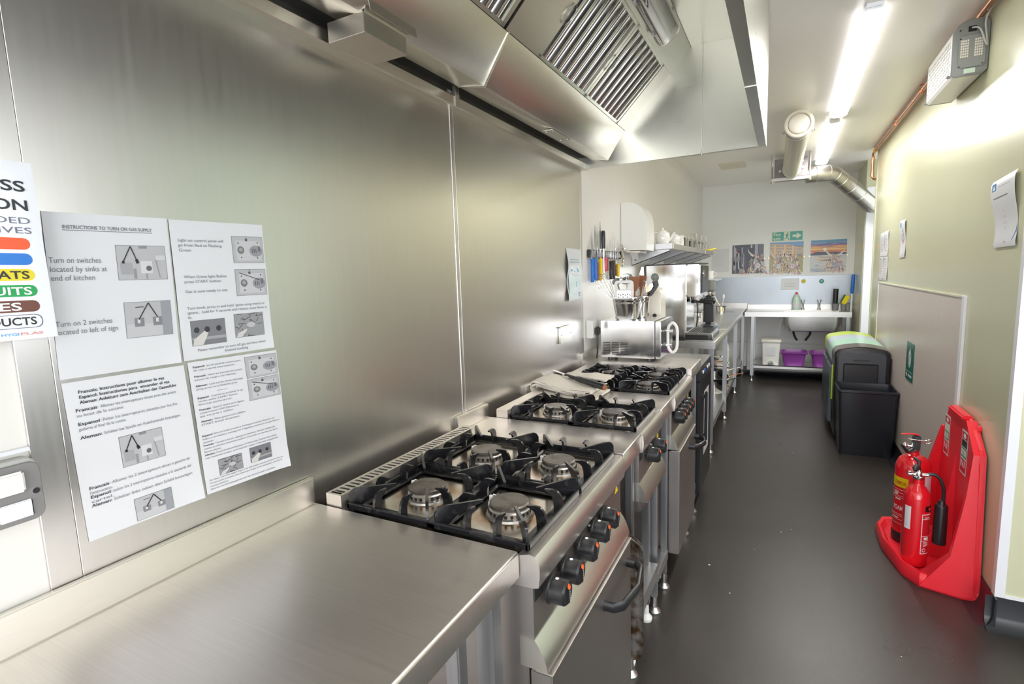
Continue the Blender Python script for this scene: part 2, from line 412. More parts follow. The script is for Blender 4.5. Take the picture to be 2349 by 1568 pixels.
struct('wall_front', G().box(-.1, .5, -3.1, -3.0, 0, ZC).box(.5, 3.4, -3.1, -3.0, 0, .35).box(.5, 3.4, -3.1, -3.0, 2.35, ZC).box(3.4, 3.9, -3.1, -3.0, 0, ZC), WHITE_W)
struct('wall_side', G().box(3.8, 3.9, -3.0, -1.6, 0, ZC).box(3.8, 3.9, 1.8, YR0, 0, ZC).box(3.8, 3.9, -1.6, 1.8, 0, 1.0).box(3.8, 3.9, -1.6, 1.8, 2.3, ZC), WHITE_W)
w1 = struct('window_1', G().box(.5, .56, -3.08, -3.02, .35, 2.35).box(3.34, 3.4, -3.08, -3.02, .35, 2.35).box(.56, 3.34, -3.08, -3.02, .35, .41).box(.56, 3.34, -3.08, -3.02, 2.29, 2.35).box(1.92, 1.98, -3.08, -3.02, .41, 2.29), TRIMW)
w2 = struct('window_2', G().box(3.82, 3.88, -1.6, -1.54, 1.0, 2.3).box(3.82, 3.88, 1.74, 1.8, 1.0, 2.3).box(3.82, 3.88, -1.54, 1.74, 1.0, 1.06).box(3.82, 3.88, -1.54, 1.74, 2.24, 2.3).box(3.82, 3.88, .07, .13, 1.06, 2.24), TRIMW)
struct('reflected_dark_block', G().box(3.3, 3.8, -1.8, 2.2, 0, .9, .004), plain('reflected_dark', (.10, .10, .11), .4))  # unseen dark block, added so the left wall's steel reflects dark low down
# corner trims and joints on the right
struct('trim_2', G().prism([(XR-.003, YR0+.030), (XR-.003, YR0-.004), (XR+.028, YR0-.004), (XR+.028, YR0), (XR, YR0), (XR, YR0+.030)], 'Z', .125, ZC), TRIMW)
struct('trim_3', G().box(XR+.028, XR+.9, YR0-.006, YR0, .125, .137), TRIMW)
struct('trim_4', G().box(XR-.008, XR, YR1-.02, YR1+.004, .1, ZC), GREEN_W)
# linen dado board with its edge strips
dado = struct('trim_5', G().box(XR-.006, XR, 3.235, 5.80, .11, 1.262), DADO)
obj('top_edge_strip', G().box(XR-.010, XR, 3.235, 5.80, 1.262, 1.274, .002), plain('cream_strip', (.70, .68, .52), .3), dado)
obj('end_edge_strip', G().box(XR-.011, XR, 3.19, 3.235, .11, 1.274, .002), TRIMW, dado)
obj('far_edge_strip', G().box(XR-.010, XR, 5.80, 5.812, .11, 1.274, .002), TRIMW, dado)
# coved skirting
def cove(name, pts_fn, a0, a1, ax):
    struct(name, G().prism(pts_fn, ax, a0, a1), SKIRT)
cv = [(0, 0), (.06, 0), (.035, .006), (.018, .02), (.008, .045), (.005, .125), (0, .125)]
cove('baseboard_right', [(XR-a, b) for a, b in cv], YR0-.03, YR1, 'Y')
cove('baseboard_return', [(YR0-a, b) for a, b in cv], XR-.03, 3.8, 'X')
cove('baseboard_end', [(YE-a, b*.8) for a, b in cv], 0, 1.785, 'X')
cove('baseboard_left', [(a-.006, b*.8) for a, b in cv], 2.86, YE, 'Y')
struct('trim_6', G().box(0, 1.785, YE-.018, YE, .40, .425).cyl((0, YE-.02, .43), (1.785, YE-.02, .43), .011, seg=10), WHITE_E)   # pipe along the end wall
struct('trim_7', G().box(-.006, .004, 3.0, YE, .40, .43), WHITE_E)
struct('trim_8', G().box(-.05, -.004, 7.0, 7.1, 0, .9).box(.60, .72, YE-.05, YE, .05, .87, .01), WHITE_E)
# ceiling hatch patch
struct('trim_9', G().box(.36, .62, 6.15, 6.5, ZC-.006, ZC, .002), plain('cream_patch', (.74, .70, .56), .4))

# steel splashback behind the sink
sp = struct('trim_10', G().box(0, 1.785, YE-.006, YE, .93, 1.315, .001), ST_BLUE)
obj('top_edge', G().box(0, 1.785, YE-.012, YE, 1.315, 1.33, .002), TRIMW, sp)

# ------------------------------------------------------------------ benches
def leg(t, x, y, z1, s=.032, foot=True, name='leg'):
    l = obj(name, G().box(x-s/2, x+s/2, y-s/2, y+s/2, .075 if foot else 0, z1, .003), ST_LEG, t)
    if foot: obj('foot', G().lathe(x, y, [(.024, 0), (.026, .012), (.012, .03), (.011, .08)], 16), PLASTW if z1 < .8 else ST, l)
    return l
def top_prism(x0, x1, y0, y1, z0, z1): return G().box(x0, x1, y0, y1, z0, z1, .004)
near = thing('worktop_bench', 'long bare stainless worktop bench in the foreground under the gas instruction sheets', 'bench', (.29, .25, 0))
obj('worktop', G().prism([(0, .855), (0, .9), (.571, .9), (.576, .896), (.576, .845), (.56, .845), (.56, .858)], 'Y', -.6, .858, .0015, 1), ST_TOP, near)
obj('splashback', G().box(0, .014, -.6, .857, .9, .967, .003), ST_HOOD, near)
for y in (-.55, .80): leg(near, .535, y, .86, .038); leg(near, .05, y, .86, .038)
obj('undershelf', G().box(.03, .55, -.55, .8, .20, .225, .003), ST, near)
obj('rail', G().box(.50, .53, .70, .73, .22, .86, .003), ST_LEG, near)
obj('back_panel', G().box(.02, .03, -.55, .83, .22, .85), ST_DARK, near)

def infill(label, y0, y1, z, xf, zs, group=None, legs=True, yfar=None):
    t = thing('infill_bench', label, 'bench', (.3, (y0+y1)/2, 0), group)
    obj('worktop', G().prism([(0, z-.045), (0, z), (xf-.003, z), (xf, z-.003), (xf, z-.062), (xf-.012, z-.062), (xf-.014, z-.045)], 'Y', y0, y1, .0012, 1), ST_TOP, t)
    obj('splashback', G().box(0, .016, y0, y1, z, zs, .002), ST_HOOD, t)
    if legs:
        for y in (y0+.025, y1-.025): leg(t, xf-.035, y, z-.045, .026); leg(t, .06, y, z-.045, .026)
        obj('undershelf', G().prism([(.03, .165), (.03, .18), (xf-.02, .18), (xf-.02, .14), (xf-.025, .14), (xf-.025, .165)], 'Y', y0+.01, y1-.01), ST, t)
    return t
infill('empty steel infill bench between the nearest cooker and the two-burner cooker', 1.493, 1.712, .897, .612, .950)
infill('steel infill bench carrying the folded towel and gas lighter', 2.052, 2.296, .897, .612, .948)
infill('raised steel infill bench under the microwave', 2.790, 3.13, .930, .612, .985)

# ------------------------------------------------------------------ cookers
def cooker(label, y0, w, ncol, nknob, oven, slots, grp=None):
    t = thing('gas_cooker', label, 'cooker', (.3, y0, 0), grp)
    OFF[t.name] = Vector((.3, 0, 0))           # authored with y from 0
    cells = []; cx = (.232, .47); cw = (w-.02)/ncol
    for i in range(ncol):
        for x in cx: cells.append((x, .01+cw*(i+.5)))
    hm = hob_mat('burnt_hob_steel', [(c[0]-.3, c[1], .905) for c in cells])
    zb = .15 if oven else .64
    obj('body', G().box(.03, .585, .006, w-.006, zb, .872, .002), ST_DARK, t)
    obj('hob_plate', G().box(.06, .598, .002, w-.002, .872, .888, .003).box(.588, .594, .008, w-.008, .888, .8935, .002), hm, t)
    if slots:
        g = G().box(.046, .054, 0, w, .888, .930).box(.087, .095, 0, w, .888, .930); n = 34
        for k in range(n+1):
            y = .012+(w-.03)*k/n; g.box(.054, .087, y-.0045, y+.0045, .925, .930)
        g.box(.054, .087, 0, .014, .888, .930).box(.054, .087, w-.014, w, .888, .930)
        obj('flue_grille', g, ST_TOP, t)
        obj('flue_gap', G().box(.054, .087, .014, w-.014, .888, .905), BLACKM, t)
    else: obj('flue_cover', G().box(.046, .095, 0, w, .888, .930, .002), ST_TOP, t)
    obj('front_rail', G().prism([(.560, .885), (.596, .896), (.609, .893), (.616, .885), (.619, .868), (.6185, .850), (.615, .829), (.604, .826), (.560, .824)], 'Y', 0, w), ST_TOP, t)
    obj('control_panel', G().box(.57, .601, .004, w-.004, .714, .827), ST_DARK, t)
    obj('lower_hood', G().prism([(.570, .714), (.603, .714), (.613, .70), (.622, .682), (.628, .665), (.631, .650), (.570, .650)], 'Y', 0, w), ST_HOOD, t)
    for i in range(nknob):
        if nknob == 5: yk = (.070, .150, .250, .345, .425)[i]*w/.61
        else: yk = (.115, .225)[i]*w/.34
        z = .786
        k = obj('knob', G().revolve((.601, yk, z), (1, 0, 0), [(.008, 0), (.008, .008), (.030, .009), (.030, .012), (.0275, .014), (.0265, .044), (.023, .048), (.001, .048)], 24).box(.645, .652, yk-.004, yk+.004, z-.022, z+.022, .002), BLACKP, t)
        obj('orange_mark', G().revolve((.6515, yk-.001, z+.016), (1, 0, .3), [(.006, 0), (.0055, .0012), (.001, .0012)], 12), plain('orange_paint', (.85, .12, .02), .4) if 'orange_paint' not in bpy.data.materials else bpy.data.materials['orange_paint'], k)
        obj('white_mark', G().revolve((.625, yk, z+.0267), (0, 0, 1), [(.0042, 0), (.004, .0008), (.001, .0008)], 10), TRIMW, k)
        g = G()
        for q in range(5): g.box(.6492, .6502, yk+.006, yk+.009, z-.016+.005*q, z-.0135+.005*q)
        obj('dial_print', g, TRIMW, k)
    g = G().prism([(w-.05, .792), (w-.022, .792), (w-.036, .817)], 'X', .601, .6018); obj('warning_sticker', g, YELP, t)
    g = G()
    for q in range(3): g.cyl((.601, w*.55+.02*q, .80-.01*q), (.603, w*.55+.02*q, .80-.01*q), .003, seg=8)
    obj('indicator', g, TRIMW, t)
    obj('rating_plate', G().box(.601, .602, .012, .05, .79, .82), BLACKP, t)
    if oven:
        d = obj('oven_door', G().box(.588, .636, .008, w-.008, .155, .640, .003), ST_DARK, t)
        g = G().box(.600, .639, .006, w-.006, .640, .6435, .001); obj('door_lip', g, ST_TOP, d)
        g = G()
        for q in range(4): g.box(.6055, .6285, .07+w*.22*q, .17+w*.22*q, .6436, .6445)
        obj('vent_slot', g, BLACKM, d)
        y_a, y_b = w*.56, w*.92
        g = G(); pth = [(.632, y_a, .585), (.662, y_a, .585), (.682, y_a+.02, .585), (.697, (y_a+y_b)/2, .585), (.682, y_b-.02, .585), (.662, y_b, .585), (.632, y_b, .585)]
        P = []
        for i in range(len(pth)-1):
            for k in range(3):
                a, b = Vector(pth[i]), Vector(pth[i+1]); P.append(a.lerp(b, k/3))
        P.append(Vector(pth[-1]))
        g.tube(P, .0085, 12, 1.7, up=(0, 0, 1)); obj('door_handle', g, BLACKP, d)
        for x in (.10, .55):
            for y in (.05, w-.05):
                obj('foot', G().lathe(x, y, [(.026, 0), (.028, .012), (.016, .03), (.016, .155)], 16), ST, t)
    else:
        obj('drip_tray', G().box(.05, .60, .02, w-.02, .600, .640, .004), ST_DARK, t)
        for x in (.08, .555):
            for y in (.03, w-.03): leg(t, x, y, .64, .03)
        obj('undershelf', G().prism([(.05, .235), (.05, .25), (.60, .25), (.60, .19), (.594, .19), (.594, .235)], 'Y', .015, w-.015), ST, t)
        obj('back_panel', G().box(.06, .07, .03, w-.03, .25, .64), ST_DARK, t)
    # burners
    for (x, y) in cells:
        b = obj('burner', G().lathe(x, y, [(.058, .888), (.056, .893), (.050, .895), (.050, .905), (.047, .908), (.047, .911), (.001, .911)], 28), RINGM, t)
        g = G().lathe(x, y, [(.043, .911), (.0475, .912), (.0475, .917), (.044, .920), (.001, .9208)], 28); obj('burner_cap', g, CAPM, b)
        g = G()
        for q in range(22):
            a = 2*math.pi*(q+.5)/22; c, s_ = math.cos(a), math.sin(a)
            g.prism([(x+c*.0475-s_*.003, y+s_*.0475+c*.003), (x+c*.0512-s_*.003, y+s_*.0512+c*.003), (x+c*.0512+s_*.003, y+s_*.0512-c*.003), (x+c*.0475+s_*.003, y+s_*.0475-c*.003)], 'Z', .8965, .9035)
        obj('flame_port', g, BLACKM, b)
        ix = x-.062
        obj('ignitor', G().lathe(ix, y+.02, [(.008, .888), (.008, .896), (.005, .898), (.005, .912), (.002, .914)], 10).tube([(ix+.004, y+.02, .908), (ix+.007, y+.02, .917), (ix+.013, y+.02, .916)], .0015, 6), PLASTW, b)
    # cast iron pan supports: one grate per pair of burners
    x0, x1, xm = .100, .590, .3495
    for i in range(ncol):
        ya, yb = .012+cw*i, .008+cw*(i+1); g = G()
        bw, zl, zh = .009, .894, .909
        g.box(x0, x1, ya, ya+bw, zl, zh, .002, 1).box(x0, x1, yb-bw, yb, zl, zh, .002, 1)
        g.box(x0, x0+bw, ya, yb, zl, zh, .002, 1).box(x1-bw, x1, ya, yb, zl, zh, .002, 1)
        g.box(xm-.012, xm+.012, ya, yb, zl, zh-.002, .002, 1)
        fl = .026   # sloping inner flange
        for (ca, cb) in ((x0, xm), (xm, x1)):
            g.prism([(ca+.006, ya+.005), (cb-.006, ya+.005), (cb-.03, ya+fl+.008), (ca+.03, ya+fl+.008)], 'Z', .893, .897)
            g.prism([(ca+.03, yb-fl-.008), (cb-.03, yb-fl-.008), (cb-.006, yb-.005), (ca+.006, yb-.005)], 'Z', .893, .897)
            g.prism([(ca+.006, ya+.005), (ca+.03, ya+fl+.008), (ca+.03, yb-fl-.008), (ca+.006, yb-.005)], 'Z', .893, .897)
            g.prism([(cb-.03, ya+fl+.008), (cb-.006, ya+.005), (cb-.006, yb-.005), (cb-.03, yb-fl-.008)], 'Z', .893, .897)
        blade = [(0, .897), (0, .928), (.006, .938), (.016, .943), (.035, .942), (.115, .937), (.115, .932), (.075, .924), (.048, .912), (.032, .900), (.028, .897)]
        hook = [(0, .897), (.002, .920), (.007, .933), (.016, .941), (.028, .943), (.047, .941), (.047, .937), (.036, .934), (.029, .928), (.025, .916), (.024, .897)]
        def fin(px, py, dx, dy, prof, th=.0065):
            L = math.hypot(dx, dy); dx /= L; dy /= L; nx, ny = -dy*th/2, dx*th/2
            g.loft([[(px+dx*a+nx*k, py+dy*a+ny*k, z) for a, z in prof] for k in (-1, 1)])
        for (bx, by) in [(c[0], c[1]) for c in cells[2*i:2*i+2]]:
            L_, R_ = (x0, xm-.006) if bx < .35 else (xm+.006, x1)
            for px in (L_+.004, R_-.004):
                for py in (ya+.004, yb-.004): fin(px, py, bx-px, by-py, blade)
            for q in (.34, .66):
                px = L_+(R_-L_)*q
                fin(px, ya+.003, 0, 1, hook); fin(px, yb-.003, 0, -1, hook)
                py = ya+(yb-ya)*q
                fin(L_+.003, py, 1, 0, hook); fin(R_-.003, py, -1, 0, hook)
        obj('pan_support', g, IRON, t)
    OFF[t.name] = Vector((.3, y0, 0))
    return t
C1 = cooker('nearest four-burner gas cooker with five knobs and slotted flue grille', .862, .622, 2, 5, True, True)
C2 = cooker('narrow two-burner gas cooker with two knobs between the infill benches', 1.716, .334, 1, 2, False, False)
C3 = cooker('farther four-burner gas cooker with five knobs, beside the raised bench', 2.300, .480, 2, 5, True, False)

# dirty baking tray stood on edge beside the nearest cooker
g = G(); rr = G().rrect(.40, .19, .652, .60, .045, 5); ri = G().rrect(.412, .202, .640, .588, .036, 5)
g2 = G(); g2.loft([[(x, 1.535, z) for x, z in rr], [(x, 1.528, z) for x, z in G().rrect(.394, .184, .658, .606, .05, 5)], [(x, 1.531, z) for x, z in G().rrect(.394, .184, .658, .606, .05, 5)], [(x, 1.536, z) for x, z in ri], [(x, 1.556, z) for x, z in G().rrect(.420, .210, .632, .580, .03, 5)], [(x, 1.558, z) for x, z in G().rrect(.420, .210, .632, .580, .03, 5)], [(x, 1.560, z) for x, z in rr]])
tray = solo('baking_tray', g2, RUST, 'scorched rimmed baking tray standing on edge beside the nearest cooker', 'tray')
tray.location.z = .181; tray.location.y += .014

# ------------------------------------------------------------------ extraction hood
hd = thing('extraction_hood', 'large stainless steel extraction canopy hung over the cookers', 'extractor hood', (.45, 1.5, 2.0))
HY0, HY1 = .10, 2.842
obj('wall_rail', G().prism([(0, 2.008), (0, 2.046), (.030, 2.046), (.036, 2.040), (.036, 2.012), (.032, 2.008)], 'Y', HY0, HY1+.02), ST_HOOD, hd)
obj('rail_clip', G().box(.028, .040, 1.535, 1.56, 2.010, 2.075, .001), ST_HOODL, hd)
obj('rear_gap_fill', G().box(.0, .0585, HY0, HY1, 2.075, 2.53), plain('painted_gap_shade', (.035, .034, .03), .6), hd)  # dark fill behind the hood, the gap's shade put into its colour
for a, b in ((HY0, 1.520), (1.523, HY1)):
    obj('plenum_box', G().prism([(.060, 2.062), (.160, 2.044), (.252, 2.184), (.240, 2.196), (.150, 2.10), (.060, 2.10)], 'Y', a, b, .0008, 1), ST_HOOD, hd)
obj('joint_strip', G().prism([(.060, 2.060), (.161, 2.041), (.255, 2.184), (.24, 2.19), (.155, 2.05), (.06, 2.066)], 'Y', 1.518, 1.5255), ST_HOODL, hd)
def slope(s, h): # s metres up the sloping face, h off it (towards the room)
    d = Vector((.7071, 0, .7071)); n = Vector((.7071, 0, -.7071)); return Vector((.250, 0, 2.188))+d*s+n*h
def slab(g, y0, y1, s0, s1, h0, h1, bev=0):
    P = [slope(s0, h0), slope(s1, h0), slope(s1, h1), slope(s0, h1)]
    return g.prism([(p.x, p.z) for p in P], 'Y', y0, y1, bev, 1)
SL = .475
for a, b in ((HY0, .55), (.555, .60), (1.512, 1.742), (2.712, HY1)):
    obj('face_panel', slab(G(), a, b, 0, .335, -.012, -.002), ST_HOOD, hd)
obj('lamp_panel', slab(G(), HY0, HY1, .338, SL, -.012, .0), ST_HOODL, hd)
obj('face_lip', slab(G(), HY0, HY1, .330, .340, -.012, .006), ST_HOODL, hd)
def baffle(y0, y1):
    p = obj('baffle_filter', slab(slab(slab(slab(slab(G(), y0, y1, .0, .33, -.05, -.045), y0, y0+.02, 0, .33, -.045, -.004), y1-.02, y1, 0, .33, -.045, -.004), y0, y1, 0, .012, -.045, -.004), y0, y1, .318, .33, -.045, -.004), ST_HOODL, hd)
    n = 7; w = (y1-y0-.04)/n
    for k in range(n):
        yc = y0+.02+w*(k+.5); g = G(); R0 = []
        for s in (.012, .318):
            R0.append([slope(s, -.030+.026*math.sin(a))+Vector((0, yc+math.cos(a)*w*.40, 0)) for a in [math.pi*q/8 for q in range(9)]]+[slope(s, -.034)+Vector((0, yc-w*.40, 0)), slope(s, -.034)+Vector((0, yc+w*.40, 0))])
        g.loft(R0); obj('baffle', g, ST_MIRROR, p)
    for s in (.10,):
        pts = [slope(.16+.035*math.cos(a), .001+.006*abs(math.sin(a)))+Vector((0, y0+.012+.012*math.sin(a)*1.2, 0)) for a in [2*math.pi*q/14 for q in range(15)]]
        obj('lift_ring', G().tube(pts, .0018, 6), ST_MIRROR, p)
baffle(1.02, 1.50); baffle(1.745, 2.225); baffle(2.228, 2.708); baffle(.62, 1.015)
obj('top_plate', G().box(.58, .93, HY0, HY1, 2.528, 2.535), ST_HOODL, hd)
obj('front_panel', G().prism([(.932, 2.012), (.932, 2.545), (.926, 2.545), (.926, 2.022), (.902, 2.022), (.900, 2.034), (.897, 2.034), (.897, 2.012)], 'Y', HY0, HY1), ST_HOODL, hd)
obj('front_panel_joint', G().box(.897, .9335, 1.90, 1.904, 2.0105, 2.0125), ST_HOODL, hd)
obj('end_panel', G().prism([(0, 2.012), (.64, 2.012), (.64, 2.54), (0, 2.54)], 'Y', HY1, HY1+.008), ST_HOODL, hd)
obj('end_panel', G().prism([(.643, 2.012), (.932, 2.012), (.932, 2.54), (.643, 2.54)], 'Y', HY1, HY1+.008), ST_HOODL, hd)
obj('end_gutter', G().box(.036, .64, HY1-.022, HY1, 2.011, 2.014).box(.036, .64, HY1-.022, HY1-.019, 2.014, 2.03), ST_HOODL, hd)
obj('end_gutter', G().box(.643, .90, HY1-.022, HY1, 2.011, 2.014).box(.643, .90, HY1-.022, HY1-.019, 2.014, 2.036), ST_HOODL, hd)
obj('near_end_panel', G().box(0, .932, HY0-.008, HY0, 2.012, 2.54), ST_HOODL, hd)
# riveted inspection plate
ip = obj('inspection_plate', G().box(.105, .150, 2.10, 2.30, 2.0405, 2.0445, .001), ST_HOODL, hd)
for y, x in ((2.12, .112), (2.12, .143), (2.28, .112), (2.28, .143)): obj('rivet', G().ball((x, y, 2.040), .004, .5, 8, 5), TRIMW, ip)
# bulkhead light in the hood
bl = thing('bulkhead_light', 'clear-domed fluorescent bulkhead light fixed inside the extraction canopy', 'light', tuple(slope(.40, 0)+Vector((0, 2.1, 0))))
g = slab(G(), 1.62, 2.50, .352, .458, .001, .012, .003); obj('base', g, GREYL, bl)
def ring(s0, s1, y0, y1, h, r, n=5):
    return [slope(u, h)+Vector((0, v, 0)) for u, v in G().rrect(s0, y0, s1, y1, r, n)]
g = G().loft([ring(.354, .456, 1.625, 2.495, .012, .03), ring(.356, .454, 1.63, 2.49, .035, .03), ring(.366, .444, 1.66, 2.46, .055, .03), ring(.38, .43, 1.70, 2.42, .062, .02)]); obj('dome', g, CLEARP, bl)
a, b = slope(.405, .03)+Vector((0, 1.67, 0)), slope(.405, .03)+Vector((0, 2.45, 0)); obj('tube', G().cyl(a, b, .008, seg=10), PLASTW, bl)
for y in (1.75, 2.05, 2.35):
    for s in (.350, .460):
        c = slope(s, .018)+Vector((0, y, 0)); obj('clip', G().box(c.x-.006, c.x+.006, c.y-.012, c.y+.012, c.z-.006, c.z+.006, .002), TRIMW, bl)
# damper box hanging under the plenum
db = thing('damper_box', 'small folded steel control box hanging under the hood rail', 'box', (.12, 1.04, 2.0))
obj('body', G().box(.052, .165, .972, 1.125, 2.002, 2.048, .0015), ST_HOOD, db)
obj('hanging_lip', G().prism([(.165, 2.046), (.170, 2.068), (.180, 2.070), (.184, 2.046), (.1825, 2.046), (.1785, 2.068), (.172, 2.066), (.167, 2.046)], 'Y', .976, 1.145), ST_HOOD, db)

# ------------------------------------------------------------------ sheets on the left wall
GREYT = (.04, .04, .06); LT = (.19, .19, .22); BLK = (.012, .012, .015)
def curl(a, b):
    return lambda u, v: a*math.sin(v*3.1+.4)**2 + b*max(0, u-.85)*max(0, v-.8)*30 + b*.5*max(0, .12-v)*max(0, u-.7)*10
def photo(s, u0, v0, u1, v1, kind):
    U = lambda a: u0+(u1-u0)*a; V = lambda b: v0+(v1-v0)*b
    rnd = random.Random(kind)
    base = {'hand': (.20, .20, .22), 'hob': (.30, .30, .32)}.get(kind, (.46, .46, .48))
    s.rect(u0-.004, v0-.003, u1+.004, v1+.003, (.2, .2, .2), 1); s.rect(u0, v0, u1, v1, base, 2)
    if kind == 'panel' or kind == 'panel2':
        s.rect(U(.10), V(.15), U(.92), V(.92), (.55, .55, .57), 3)
        s.ell(U(.25), V(.52), (u1-u0)*.11, (v1-v0)*.15, (.18, .18, .19), 4); s.ell(U(.25), V(.5), (u1-u0)*.06, (v1-v0)*.08, (.35, .35, .36), 5)
        s.ell(U(.75), V(.55), (u1-u0)*.22, (v1-v0)*.22, (.30, .30, .33), 4)
        for k in range(3): s.rect(U(.62+.06*k), V(.46), U(.635+.06*k), V(.62), BLK, 5)
        s.rect(U(.82), V(.36), U(.90), V(.56), (.15, .15, .17), 5)
        s.rect(U(.42), 0*0+V(.08), U(.49), V(.17), (.08, .08, .08), 4); s.rect(U(.445), V(0), U(.46), V(.1), (.08, .08, .08), 4)
        for a, b in ((.18, .25), (.82, .22), (.25, .8), (.78, .82)): s.ell(U(a), V(b), .008, .005, BLK, 5, 8)
        if kind == 'panel2': s.line(U(.12), V(.12), U(.78), V(.42), .0012, BLK, 6)
    elif kind == 'switches':
        s.rect(U(.05), V(.5), U(.28), V(.85), (.36, .36, .38), 3); s.rect(U(.45), V(.45), U(.70), V(.82), (.62, .62, .64), 3)
        s.ell(U(.62), V(.67), (u1-u0)*.06, (v1-v0)*.08, (.12, .12, .13), 4); s.rect(U(.30), V(.68), U(.36), V(.98), (.28, .28, .3), 3)
        s.rect(U(.45), V(.0), U(.62), V(.08), (.25, .25, .27), 3); s.line(U(.78), V(.4), U(.84), V(.95), .002, (.3, .3, .32), 3)
        s.rect(U(.78), V(.28), U(.99), V(.42), (.58, .58, .6), 3); s.rect(U(.55), V(.82), U(.58), V(.99), (.28, .28, .3), 3)
        s.line(U(.28), V(.02), U(.10), V(.5), .0016, BLK, 5); s.line(U(.28), V(.02), U(.40), V(.5), .0016, BLK, 5)
        s.line(U(.375), V(.40), U(.40), V(.52), .0045, BLK, 5); s.line(U(.12), V(.45), U(.10), V(.52), .004, BLK, 5)
    elif kind == 'plates':
        s.rect(U(.78), V(.0), U(1), V(1), (.30, .31, .34), 3); s.rect(U(0), V(.62), U(.78), V(1), (.52, .52, .54), 3)
        for a in (.18, .58):
            s.rect(U(a), V(.45), U(a+.20), V(.70), (.22, .22, .24), 4); s.rect(U(a+.06), V(.48), U(a+.12), V(.6), (.62, .62, .64), 5)
        s.rect(U(.22), V(.13), U(.40), V(.15), BLK, 4)
        s.line(U(.50), V(.03), U(.27), V(.50), .0016, BLK, 6); s.line(U(.50), V(.03), U(.68), V(.46), .0016, BLK, 6)
    elif kind == 'hand':
        s.rect(U(0), V(.68), U(1), V(.8), (.36, .36, .38), 3); s.poly([(U(.0), V(1)), (U(.05), V(.75)), (U(.35), V(.45)), (U(.5), V(.4)), (U(.45), V(.6)), (U(.3), V(1))], (.62, .6, .58), 4)
        for a in (.15, .45, .8): s.ell(U(a), V(.38), (u1-u0)*.08, (v1-v0)*.12, (.04, .04, .05), 3 if a != .45 else 5)
    else:
        for k in range(26):
            a, b = rnd.random(), rnd.random(); s.line(U(a), V(b), U(min(1, max(0, a+rnd.uniform(-.3, .3)))), V(min(1, max(0, b+rnd.uniform(-.2, .2)))), .0012, (.05, .05, .06), 3)
        s.ell(U(.55), V(.5), (u1-u0)*.15, (v1-v0)*.12, (.5, .5, .5), 4); s.poly([(U(0), V(1)), (U(.1), V(.8)), (U(.4), V(.65)), (U(.38), V(.75)), (U(.2), V(1))], (.62, .6, .58), 5)
GS = 'laminated gas instruction sheets on the steel wall'
def page(label, c, disp, grp=GS, mat=None, nrm=(1, 0, 0), x=.0012, name='instruction_sheet', cat='sign', t=.0006):
    P = [(x, *p) for p in c] if len(c[0]) == 2 else c
    ctr = sum((Vector(p) for p in P), Vector())/4; ctr.z = min(p[2] for p in P)
    r = thing(name, label, cat, ctr, grp)
    s = Sheet(P, nrm, disp); s.body('sheet', mat or PAPER, r, t=t); return r, s
# the page texts were fitted against a bright wall, so ink stays grey like a photocopy
r, s = page('upper left laminated sheet headed INSTRUCTIONS TO TURN ON GAS SUPPLY', [(.397, 1.566), (.583, 1.569), (.580, 1.298), (.390, 1.300)], curl(.0015, .003))
s.text('INSTRUCTIONS TO TURN ON GAS SUPPLY', .13, .095, .03, LT, .72, True); s.rect(.13, .102, .85, .106, LT)
for i, l in enumerate(('Turn on switches', 'located by sinks at', 'end of kitchen')): s.text(l, .01, .30+.053*i, .047, LT, (.38, .42, .32)[i])
photo(s, .52, .19, .95, .41, 'switches')
for i, l in enumerate(('Turn on 2 switches', 'located to left of sign')): s.text(l, .01, .68+.05*i, .045, LT, (.42, .46)[i])
photo(s, .54, .56, .95, .79, 'plates'); s.done(r)
r, s = page('upper right laminated sheet about the control panel light and START button', [(.587, 1.568), (.785, 1.571), (.786, 1.299), (.586, 1.299)], curl(.001, .004))
for i, l in enumerate(('Light on control panel will', 'go from Red to Flashing', 'Green')): s.text(l, .06, .15+.035*i, .030, LT, (.46, .44, .12)[i])
photo(s, .62, .10, .98, .30, 'panel')
for i, l in enumerate(('When Green light flashes', 'press START button.', '', 'Gas is now ready to use.')): s.text(l, .08, .41+.035*i, .030, LT, (.44, .38, .1, .44)[i])
photo(s, .62, .355, .98, .555, 'panel2')
for i, l in enumerate(('Turn knob, press in and hold. Ignite using match or', 'ignitor,  hold for 5 seconds and release once flame is', 'lit.')): s.text(l, .08, .635+.033*i, .028, LT, (.86, .88, .04)[i])
photo(s, .10, .72, .45, .90, 'hand'); photo(s, .56, .70, .90, .88, 'hob')
s.text('Please remember to turn off gas and fans when', .14, .945, .028, LT, .76); s.text('finished cooking.', .42, .975, .028, LT, .27); s.done(r)
r, s = page('lower left laminated sheet with French, Spanish and German switch instructions', [(.391, 1.294), (.584, 1.292), (.596, 1.019), (.398, 1.021)], curl(.001, .003))
for i, l in enumerate(('Francais: Instructions pour allumer le gaz', 'Espanol: Instructiones para  encender el gas', 'Aleman: Anleitung zum Anschalten der Gaseufuhr')): s.text(l, .10, .075+.032*i, .028, GREYT, (.70, .74, .80)[i], True)
y = .185
for b, l, m in (('Francais', ': Allumer les interrupteurs situes pres des eviers', 'au bout de la cuisine.'), ('Espanol', ': Pulsar los interruptores situados por los fre-', 'gadores al final de la cocina.'), ('Aleman:', ' Schalter bei Spuele am Kuechenende betaetigen', '')):
    s.text(b, .06, y, .028, GREYT, .16, True); s.text(l, .225, y, .028, LT, .66)
    if m: s.text(m, .06, y+.032, .028, LT, .36)
    y += .085
photo(s, .34, .40, .70, .60, 'switches')
y = .68
